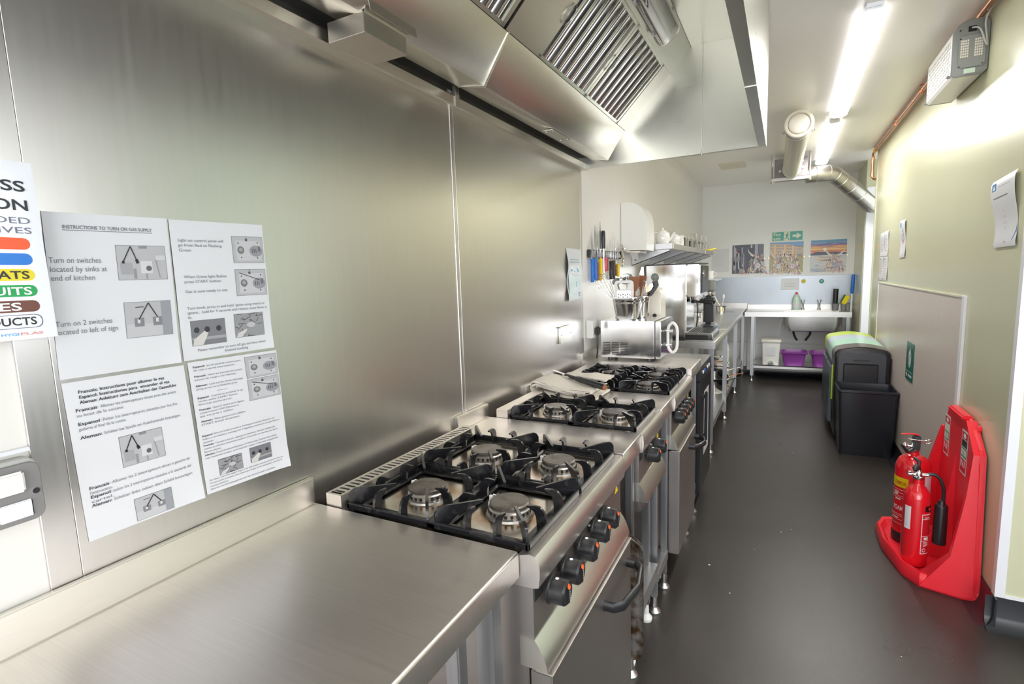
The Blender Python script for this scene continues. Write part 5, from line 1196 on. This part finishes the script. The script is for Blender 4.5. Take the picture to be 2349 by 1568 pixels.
# ------------------------------------------------------------------ copper pipe along the top of the right wall
t = thing('copper_pipe', 'copper pipe clipped along the top of the green wall, dropping at its far end', 'pipe', (1.77, 4.4, 2.3))
obj('pipe_run', G().cyl((1.765, 2.45, 2.517), (1.765, 6.26, 2.517), .014, seg=14), COPPER, t)
obj('pipe_drop', G().tube(smooth([(1.765, 6.25, 2.517), (1.765, 6.33, 2.512), (1.765, 6.36, 2.47), (1.765, 6.36, 2.33), (1.770, 6.36, 2.285), (1.80, 6.365, 2.265), (1.86, 6.365, 2.262)]), .0135, 12), COPPER, t)
obj('elbow_collar', G().cyl((1.765, 6.36, 2.29), (1.765, 6.36, 2.33), .017, seg=14), COPPER, t); obj('elbow_collar', G().cyl((1.765, 6.20, 2.517), (1.765, 6.26, 2.517), .018, seg=14), YELP, t)
for y in (4.28, 5.15, 6.22, 3.9): obj('pipe_clip', G().revolve((1.765, y-.006, 2.517), (0, 1, 0), [(.014, 0), (.019, 0), (.019, .012), (.014, .012)], 14, cap=False).cyl((1.765, y, 2.530), (1.765, y, ZC), .004, seg=8).box(1.75, 1.78, y-.01, y+.01, ZC-.005, ZC), COPPER, t)

# ------------------------------------------------------------------ insect-killer style wall unit, upper right
t = thing('insect_killer', 'white wall-mounted insect killer with a perforated front and grey end cap', 'insect killer', (1.735, 3.4, 2.27))
IX0, IX1, IZ0, IZ1, IY0, IY1 = 1.672, 1.797, 2.268, 2.500, 3.150, 3.640
prof = lambda y, e=0: [(x, y, z) for x, z in [(IX0-e, IZ0+.012), (IX0+.010, IZ0-e), (IX1-.02, IZ0-e), (IX1, IZ0+.015), (IX1, IZ1-.02), (IX1-.012, IZ1+e), (IX0+.045, IZ1+e), (IX0+.015, IZ1-.015), (IX0-e, IZ1-.045)]]
obj('housing', G().loft([prof(IY0+.012), prof(IY1-.012)]), PLASTW, t)
ec = obj('end_cap', G().loft([prof(IY0+.013, .002), prof(IY0+.002, .003), prof(IY0, -.002)]), GREYP, t)
obj('end_cap', G().loft([prof(IY1, -.002), prof(IY1-.013, .002)]), GREYP, t)
obj('inset_panel', G().prism(G().rrect(IX0+.018, IZ0+.030, IX1-.010, IZ0+.168, .015), 'Y', IY0-.004, IY0, .002), plain('mid_grey_plastic', (.27, .28, .27), .35), ec)
for x0_ in (IX0+.026, IX0+.075):
    g = G()
    for i in range(4):
        for j in range(7): g.box(x0_+.0075*i, x0_+.0055+.0075*i, IY0-.0046, IY0-.003, IZ0+.075+.011*j, IZ0+.083+.011*j)
    obj('vent_slot', g, CREAM, ec)
for x, z in ((IX0+.022, IZ1-.04), (IX0+.024, IZ0+.155), (IX0+.024, IZ0+.038), (IX1-.02, IZ0+.04)): obj('screw', G().cyl((x, IY0-.001, z), (x, IY0-.0055, z), .003, seg=8), BLACKP, ec)
obj('cable_recess', G().box(IX0+.050, IX0+.078, IY0-.0035, IY0+.001, IZ1-.050, IZ1-.028), BLACKM, ec)
obj('certificate_sticker', G().box(IX0+.042, IX0+.082, IY0-.0045, IY0-.0035, IZ0+.006, IZ0+.026), plain('pale_green_sticker', (.60, .74, .62), .4), ec)
g = G(); n = 0
for i in range(16):
    for j in range(8): g.box(IX0-.003, IX0+.0005, IY0+.04+.026*i+.013*(j % 2), IY0+.054+.026*i+.013*(j % 2), IZ0+.025+.019*j, IZ0+.035+.019*j, .0)
obj('guard_slots', g, GREYL, t)
for y in (IY0+.03, IY1-.01): obj('catch', G().box(IX0-.012, IX0+.002, y-.006, y+.006, IZ0+.004, IZ0+.016, .002), GREYP, t)
obj('power_cable', G().tube(smooth([(IX0+.062, IY0-.004, IZ1-.035), (IX0+.085, IY0-.02, IZ1-.05), (IX1-.018, IY0-.02, IZ1-.11), (IX1-.01, IY0-.015, IZ1-.12), (IX1-.016, IY0-.02, IZ1-.08), (IX1-.024, IY0-.03, IZ1-.02), (IX1-.012, IY0-.08, IZ1+.02), (1.794, IY0-.25, 2.53), (1.794, IY0-.5, 2.528)], 6), .0035, 8), GREYL, t)

# ------------------------------------------------------------------ papers on the right wall
def rpage(name, label, c, disp, cat='notice', grp=None, mat=None):
    P = [(XR-.001, *p) for p in c]; ctr = (XR-.01, sum(p[0] for p in c)/4, min(p[1] for p in c))
    r = thing(name, label, cat, ctr, grp); s = Sheet(P, (-1, 0, 0), disp); s.body('sheet', mat or PAPER, r); return r, s
wv = lambda a, ph: (lambda u, v: a*(1+math.sin(v*6+ph))*(1 if .04 < v < .97 else .5))
r, s = rpage('large_notice', 'large curled white notice with blue logo high on the green wall', [(2.935, 1.760), (2.675, 1.777), (2.640, 1.492), (2.868, 1.489)], wv(.007, .5))
s.rect(.06, .05, .24, .16, (.02, .20, .50), 1); s.poly([(.15, .065), (.205, .145), (.095, .145)], (.8, .85, .9), 2)
for q in range(4): s.rect(.35+.12*q, .115, .44+.12*q, .135, (.55, .55, .6), 1)
s.rect(.12, .27, .72, .285, (.15, .15, .18), 1)
for q, tx in enumerate(('Jan', 'Feb/Mar', 'Apr/May', 'June')): s.rect(.45-.02*len(tx)/2, .47+.085*q, .45+.03*len(tx)/2, .50+.085*q, (.62, .62, .66), 1)
s.poly([(.99, .70), (.95, .80), (.82, .92), (.66, .985), (.99, .985)], (.05, .25, .55), 1, ); s.poly([(.99, .70), (.955, .80), (.84, .92), (.97, .78)], (.02, .08, .22), 2)
for a, b in ((.08, .03), (.93, .03), (.52, .93)): s.ell(a, b, .018, .012, (.15, .15, .15), 3, 10)
s.done(r)
r, s = rpage('narrow_notice', 'smaller white notice with a blue corner in the middle of the green wall', [(4.935, 1.757), (4.745, 1.752), (4.712, 1.480), (4.905, 1.476)], wv(.004, 1))
s.rect(.1, .07, .3, .2, (.02, .20, .50), 1)
s.ell(.5, .27, .14, .05, (.2, .2, .25), 1); s.ell(.5, .27, .09, .03, (.85, .75, .7), 2); s.line(.36, .34, .30, .55, .012, (.25, .2, .25)); s.line(.64, .34, .70, .55, .012, (.25, .2, .25)); s.rect(.42, .52, .48, .62, (.5, .15, .15), 2); s.rect(.54, .52, .60, .62, (.5, .15, .15), 2)
s.poly([(.98, .80), (.75, .97), (.98, .97)], (.05, .25, .55), 1); s.done(r)
for k, (a, b, z0, z1, lb) in enumerate(((5.865, 5.655, 1.505, 1.712, 'upper far sheet of four small notices near the end of the green wall'), (5.645, 5.445, 1.503, 1.716, 'upper near sheet of four small notices near the end of the green wall'), (5.850, 5.645, 1.292, 1.500, 'lower far sheet of four small notices above the linen board'), (5.635, 5.425, 1.292, 1.498, 'lower near sheet of four small notices above the linen board'))):
    r, s = rpage('small_notice', lb, [(a, z1), (b, z1), (b, z0), (a, z0)], wv(.002, k), grp='four small notices on the green wall')
    for q in range(9): s.rect(.15, .18+.075*q, .55+.25*((q*5+k) % 3)/2, .20+.075*q, (.35, .38, .5) if k < 2 else (.5, .35, .38), 1)
    if k > 1: s.rect(.1, .08, .4, .14, (.3, .3, .35), 1); s.poly([(.05, .6), (.2, .95), (.02, .95)], (.8, .2, .2), 1)
    s.done(r)
t = thing('green_sign', 'dark green recycling sign with a hand symbol fixed on the linen board', 'sign', (XR-.01, 4.29, .65))
P = [(XR-.0065, 4.412, .905), (XR-.0065, 4.190, .905), (XR-.0065, 4.190, .650), (XR-.0065, 4.412, .650)]
s = Sheet(P, (-1, 0, 0)); s.body('sign_board', plain('dark_green_board', (.01, .14, .10), .3), t, t=.003, nu=1, nv=1)
s.ell(.5, .42, .20, .24, (.62, .72, .68), 1, 18); s.ell(.5, .44, .14, .17, (.01, .14, .10), 2, 18); s.poly([(.45, .58), (.42, .36), (.50, .12), (.58, .14), (.55, .34), (.64, .40), (.62, .58)], (.62, .72, .68), 3)
s.rect(.05, .76, .95, .775, (.5, .6, .56), 1); s.ell(.2, .87, .07, .06, (.62, .72, .68), 1); s.rect(.38, .84, .88, .90, (.6, .7, .66), 1); s.done(t)

# ------------------------------------------------------------------ recycling station and waste bin
t = thing('recycling_station', 'black recycling station with a lime, lavender and mint striped arched top', 'bin', (1.59, 5.4, 0))
def arch(y, x0, x1, z, r=.05, lift=.02, zb=.0):
    P = [(x0+.02, y, zb), (x0, y, .3), (x0, y, z-r)]
    for a in range(180, 89, -30): P.append((x0+r+r*math.cos(R(a)), y, z-r+r*math.sin(R(a))))
    n = 5
    for k in range(1, n): u = k/n; P.append((x0+r+(x1-x0-2*r)*u, y, z+lift*math.sin(math.pi*u)))
    for a in range(90, -1, -30): P.append((x1-r+r*math.cos(R(a)), y, z-r+r*math.sin(R(a))))
    return P+[(x1, y, .3), (x1-.01, y, zb)]
def taper(y): # the station narrows slightly in height towards its far end
    return .775+.012*max(0, min(1, (y-4.93)/.5))
body = G().loft([arch(y, 1.405+e, 1.785-e, taper(y)-e-.012, .05, .018, .03) for y, e in ((4.915, .02), (4.925, .004), (4.96, 0), (5.5, 0), (5.93, 0), (5.95, .01))])
obj('cabinet', body, BLACKP, t)
obj('plinth', G().box(1.44, 1.76, 4.96, 5.90, 0, .035), BLACKM, t)
def band(y0, y1, m, nm='top_band', x0=1.400, x1=1.788, zb=-.135):
    f = lambda y: arch(y, x0, x1, taper(y)-.008, .055, .020)[3:-2]
    fl = lambda y: [(x0, y, taper(y)+zb)]+f(y)+[(x1, y, taper(y)+zb)]
    g = G(); A = fl(y0); B2 = fl(y1); ins = lambda P: [(1.594+(p[0]-1.594)*.985, p[1], p[2]-.006) for p in P]
    g.loft([A, B2], closed=False); g.loft([ins(A), ins(B2)], closed=False); g.loft([A, ins(A)], closed=False); g.loft([B2, ins(B2)], closed=False)
    obj(nm, g, m, t)
band(5.68, 5.955, plain('lime_top', (.50, .66, .05), .3)); band(5.44, 5.68, plain('lavender_top', (.46, .50, .62), .3)); band(5.12, 5.44, plain('mint_top', (.36, .58, .46), .3))
band(4.93, 5.12, plain('brown_black_top', (.10, .085, .075), .3), zb=-.06)
obj('front_panel', G().prism(G().rrect(1.435, .06, 1.752, .738, .035, 5), 'Y', 4.903, 4.918, .004), plain('blue_black_plastic', (.055, .062, .078), .34), t)
obj('recess', G().prism(G().rrect(1.468, .30, 1.704, .652, .014, 4), 'Y', 4.8995, 4.904, .001), BLACKM, t)
obj('access_door', G().prism(G().rrect(1.476, .31, 1.696, .640, .010, 4), 'Y', 4.896, 4.902, .003), plain('door_black', (.02, .022, .027), .3), t)
obj('label_slot', G().box(1.535, 1.645, 4.899, 4.904, .672, .682, .002), BLACKP, t)
obj('lime_edge', G().box(1.396, 1.405, 4.985, 5.02, .33, .62, .002), LIME, t)
for k, (a, b) in enumerate(((5.04, 5.44), (5.46, 5.90))): obj('side_door', G().prism([(a, .12), (b, .12), (b, .60), (a, .60)], 'X', 1.385, 1.407, .008), plain('door_slate_%d' % k, (.07, .09, .115), .35), t)
t = thing('waste_bin', 'open black rectangular waste bin standing in front of the recycling station', 'bin', (1.61, 4.7, 0))
f = lambda x0, x1, y0, y1, z, r=.02: [(a, b, z) for a, b in G().rrect(x0, y0, x1, y1, r, 4)]
obj('bin_body', G().loft([f(1.440, 1.765, 4.575, 4.83, 0), f(1.436, 1.770, 4.57, 4.84, .02), f(1.417, 1.787, 4.548, 4.868, .485), f(1.410, 1.792, 4.542, 4.874, .490), f(1.410, 1.792, 4.542, 4.874, .505), f(1.424, 1.780, 4.556, 4.860, .505), f(1.446, 1.758, 4.585, 4.82, .03), f(1.5, 1.7, 4.62, 4.78, .025)]), plain('bin_black', (.022, .024, .032), .27, bump=.08, bscale=14), t)

# ------------------------------------------------------------------ extinguisher stand and extinguishers
t = thing('extinguisher_stand', 'red moulded plastic double fire extinguisher stand against the green wall', 'stand', (1.66, 2.98, 0))
base = [(1.790, 2.690), (1.600, 2.745), (1.545, 2.830), (1.500, 3.06), (1.500, 3.25), (1.535, 3.345), (1.60, 3.37), (1.790, 3.37)]
def inset(P, d, z):
    c = Vector((1.66, 3.03)); return [(c.x+(x-c.x)*(1-d), c.y+(y-c.y)*(1-d), z) for x, y in P]
def dense(P, n=3):
    out = []
    for i in range(len(P)):
        a, b = P[i], P[(i+1) % len(P)]
        for k in range(n): out.append((a[0]+(b[0]-a[0])*k/n, a[1]+(b[1]-a[1])*k/n))
    return out
Bp = dense(base)
obj('base', G().loft([inset(Bp, .02, 0), inset(Bp, 0, .012), inset(Bp, .01, .045), inset(Bp, .05, .062), inset(Bp, .12, .060), inset(Bp, .19, .040), inset(Bp, .24, .034)]), RED, t)
bk = [(2.692, 0), (2.735, .60), (2.752, .645), (2.895, .738), (2.93, .745), (3.14, .745), (3.20, .735), (3.275, .60), (3.31, .45), (3.36, .04), (3.36, 0)]
obj('back_board', G().prism(bk, 'X', 1.762, 1.794, .010, 3), RED, t)
# flared side wall nearest the camera, far side wall and central rib
obj('side_wall', G().loft([[(1.794, 2.690, .01), (1.600, 2.742, .01), (1.600, 2.790, .045), (1.794, 2.735, .045)], [(1.794, 2.705, .18), (1.695, 2.720, .18), (1.698, 2.760, .18), (1.794, 2.750, .18)], [(1.794, 2.728, .45), (1.735, 2.732, .45), (1.740, 2.770, .45), (1.794, 2.770, .45)], [(1.794, 2.745, .63), (1.752, 2.748, .63), (1.758, 2.778, .625), (1.794, 2.778, .625)], [(1.794, 2.895, .742), (1.756, 2.895, .742), (1.760, 2.902, .715), (1.794, 2.902, .715)]]), RED, t)
obj('side_wall', G().loft([[(1.794, 3.33, .02), (1.62, 3.33, .02), (1.62, 3.37, .02), (1.794, 3.37, .02)], [(1.794, 3.30, .30), (1.70, 3.30, .30), (1.70, 3.345, .30), (1.794, 3.345, .30)], [(1.794, 3.25, .62), (1.755, 3.25, .62), (1.755, 3.275, .62), (1.794, 3.275, .62)]]), RED, t)
obj('central_rib', G().loft([[(1.765, 3.06, .035), (1.64, 3.02, .035), (1.765, 2.98, .035)], [(1.765, 3.05, .15), (1.700, 3.02, .15), (1.765, 2.99, .15)], [(1.765, 3.035, .40), (1.745, 3.02, .40), (1.765, 3.005, .40)], [(1.765, 3.022, .56), (1.762, 3.02, .56), (1.765, 3.018, .56)]]), RED, t)
obj('top_lip', G().box(1.750, 1.794, 2.93, 3.16, .728, .752, .008), RED, t)
obj('wall_lug', G().cyl((1.785, 2.86, .715), (1.799, 2.86, .715), .016, seg=12), RED, t)
for (a, b, lb, bc) in ((3.235, 3.150, 'far identification label', (.80, .78, .66)), (2.955, 2.868, 'near identification label', (.02, .02, .02))):
    s = Sheet([(1.7615, a, .690), (1.7615, b, .690), (1.7615, b, .492), (1.7615, a, .492)], (-1, 0, 0)); s.body('id_label', PAPER, t, nu=1, nv=1, label='white '+lb)
    s.rect(.06, .04, .94, .20, (.65, .03, .05), 1); s.ell(.5, .12, .22, .06, (.85, .85, .85), 2); s.rect(.06, .22, .94, .38, bc, 1); s.rect(.06, .40, .94, .62, (.04, .35, .22), 1)
    for q in range(4): s.rect(.12+.2*q, .43, .26+.2*q, .58, (.8, .85, .82), 2)
    s.rect(.06, .66, .94, .96, (.65, .03, .05), 1)
    for q in range(3): s.rect(.16+.25*q, .69, .28+.25*q, .84, (.85, .8, .8), 2)
    s.done(t)
def wrap(cx, cy, r, a0, a1, z1, z0):
    def fn(u, v, h):
        a = R(a0+(a1-a0)*u); return Vector((cx+(r+h)*math.cos(a), cy+(r+h)*math.sin(a), z1+(z0-z1)*v))
    return Sheet(fn=fn, size=(abs(R(a1-a0))*r, z1-z0))
EG = 'fire extinguishers on the red stand'
ex, ey, er, ez = 1.603, 2.90, .052, .036
t = thing('fire_extinguisher', 'slim red carbon dioxide fire extinguisher with a black horn, in front', 'fire extinguisher', (ex, ey, ez), EG)
obj('cylinder', G().lathe(ex, ey, [(er*.80, ez), (er*.93, ez+.004), (er, ez+.018), (er, ez+.300), (er*.98, ez+.325), (er*.86, ez+.352), (er*.62, ez+.374), (er*.40, ez+.385), (er*.36, ez+.392), (er*.36, ez+.412)], 36), REDM, t)
vz = ez+.412
obj('valve', G().lathe(ex, ey, [(.020, vz), (.022, vz+.004), (.022, vz+.012), (.015, vz+.016), (.015, vz+.036), (.010, vz+.044)], 16).cyl((ex-.036, ey, vz+.022), (ex+.036, ey, vz+.022), .0085, seg=12).cyl((ex-.040, ey-.004, vz+.022), (ex-.030, ey-.004, vz+.022), .013, seg=12), CHROME, t)
obj('carry_handle', G().tube([(ex, ey+.01, vz+.040), (ex-.010, ey-.012, vz+.060), (ex-.02, ey-.04, vz+.062), (ex-.024, ey-.055, vz+.055)], [.012, .015, .013, .008], 10, .8), BLACKP, t)
obj('squeeze_lever', G().tube([(ex, ey+.012, vz+.044), (ex+.004, ey+.03, vz+.072), (ex-.01, ey+.055, vz+.084)], [.007, .008, .006], 8, .5), BLACKP, t)
obj('hose', G().tube(smooth([(ex+.030, ey, vz+.022), (ex+.055, ey+.002, vz+.028), (ex+.078, ey, vz+.012), (ex+.092, ey-.005, vz-.030), (ex+.094, ey-.008, vz-.075), (ex+.090, ey-.01, vz-.10)]), .0075, 10), BLACKP, t)
hx, hy = ex+.088, ey-.012
obj('horn', G().lathe(hx, hy, [(.012, vz-.085), (.015, vz-.100), (.024, vz-.108), (.025, vz-.112), (.026, vz-.290), (.024, vz-.292), (.001, vz-.285)], 20), BLACKP, t)
obj('pull_pin', G().cyl((ex-.03, ey-.01, vz+.030), (ex+.03, ey-.01, vz+.032), .002, seg=6), CHROME, t)
s = wrap(ex, ey, er, -152, -122, ez+.290, ez+.180); s.body('service_label', PAPER, t, t=.0005, nu=6, nv=1)
s = wrap(ex, ey, er, -75, -20, ez+.262, ez+.070); s.body('instruction_label', PAPER, t, t=.0005, nu=8, nv=1)
Rd = (.55, .01, .02); s.t = .0005
def wr(u0, v0, u1, v1, c, l): 
    for q in range(6): s.rect(u0+(u1-u0)*q/6, v0, u0+(u1-u0)*(q+1)/6, v1, c, l)
wr(.06, .02, .94, .98, Rd, 1); 
for v in (.12, .55, .66): wr(.06, v, .94, v+.01, (.85, .8, .8), 2)
for v in (.70, .73, .76, .79): wr(.2, v, .7, v+.012, (.85, .8, .8), 2)
s.text('CO2', .2, .10, .06, (.85, .8, .8), .5, True); wr(.25, .58, .7, .64, (.85, .85, .85), 2); s.ell(.3, .90, .16, .05, (.85, .85, .85), 2); s.ell(.3, .90, .12, .036, Rd, 3); s.done(t)
s = wrap(ex, ey, er, -62, -18, ez+.300, ez+.272); s.t = 0
for q in range(6): s.rect(q/6, 0, (q+1)/6, 1, (.01, .01, .012), 1)
s.ell(.55, .5, .18, .3, (.6, .05, .05), 3); s.done(t, 'black_band')
fx, fy, fr_ = 1.628, 3.145, .074
t = thing('fire_extinguisher', 'wider red chemical foam fire extinguisher with a yellow band, behind', 'fire extinguisher', (fx, fy, ez), EG)
obj('base_ring', G().lathe(fx, fy, [(fr_*.95, ez), (fr_*1.01, ez+.004), (fr_*1.015, ez+.050), (fr_*.98, ez+.055)], 32), BLACKP, t)
obj('cylinder', G().lathe(fx, fy, [(fr_*.98, ez+.045), (fr_, ez+.055), (fr_, ez+.385), (fr_*.985, ez+.39), (fr_*.95, ez+.405), (fr_*.80, ez+.430), (fr_*.55, ez+.446), (fr_*.28, ez+.452), (fr_*.26, ez+.466)], 40), REDM, t)
wz_ = ez+.466
obj('valve', G().lathe(fx, fy, [(.020, wz_), (.022, wz_+.012), (.014, wz_+.016), (.013, wz_+.05)], 14).cyl((fx-.036, fy, wz_+.028), (fx+.02, fy, wz_+.028), .009, seg=10).ball((fx-.038, fy, wz_+.028), .014, 1, 10, 6), CHROME, t)
obj('valve_body', G().box(fx-.010, fx+.022, fy-.014, fy+.014, wz_+.010, wz_+.085, .005), BLACKP, t)
obj('carry_handle', G().tube([(fx, fy, wz_+.02), (fx-.035, fy-.03, wz_+.005), (fx-.062, fy-.05, wz_+.045)], [.010, .013, .008], 8, .5), BLACKP, t)
obj('red_lever', G().tube([(fx+.01, fy, wz_+.088), (fx-.02, fy-.012, wz_+.094), (fx-.062, fy-.02, wz_+.090)], [.009, .007, .006], 8, .5), RED, t)
obj('safety_clip', G().tube(smooth([(fx-.03, fy-.016, wz_+.068), (fx+.03, fy-.016, wz_+.064), (fx+.055, fy-.016, wz_+.072), (fx+.062, fy-.016, wz_+.060), (fx+.045, fy-.016, wz_+.052), (fx+.02, fy-.016, wz_+.058)]), .0022, 6), CHROME, t)
s = wrap(fx, fy, fr_, -185, -112, ez+.340, ez+.290); s.body('yellow_band', YELP, t, t=.0005, nu=10, nv=1)
V_ = s; s.text('CHEMICAL', .30, .72, .5, (.55, .08, .02), .62, True); s.done(t, 'band_lettering')
s = wrap(fx, fy, fr_, -190, -118, ez+.285, ez+.080); s.t = 0; WH = (.85, .82, .82)
def wq(u0, v0, u1, v1):
    for q in range(4): s.rect(u0+(u1-u0)*q/4, v0, u0+(u1-u0)*(q+1)/4, v1, WH, 2)
for v in (.04, .12, .20, .24, .66, .70, .80, .90): wq(.1, v, .95, v+.008)
s.text('FOAM', .35, .56, .16, WH, .55, True); s.text('FIRE', .35, .12, .05, WH, .3, True); wq(.35, .14, .6, .18); wq(.45, .27, .75, .30); wq(.3, .75, .7, .775); s.done(t, 'body_lettering')
s = wrap(fx, fy, fr_, -60, -22, ez+.375, ez+.26); s.body('service_label', PAPER, t, t=.0005, nu=6, nv=1)

# ------------------------------------------------------------------ crumbs on the floor
rnd = random.Random(11)
for k, (x, y, r_) in enumerate(((.85, 2.35, .007), (.74, 2.55, .009), (1.05, 3.05, .006), (1.10, 3.1, .005), (1.25, 1.95, .005), (1.12, 4.45, .006), (.98, 5.2, .006), (1.35, 3.5, .004), (.93, 2.8, .004), (1.45, 2.2, .004))):
    r_ *= .55; g = G().ball((x, y, r_*.5), (r_, r_*.8, r_*.5), seg=7, n=4)
    for v in g.bm.verts: v.co += Vector((rnd.uniform(-1, 1), rnd.uniform(-1, 1), 0))*r_*.25
    o = solo('floor_crumb', g, CREAM, 'tiny pale crumb lying on the dark floor of the aisle', 'crumb', 'crumbs on the floor')
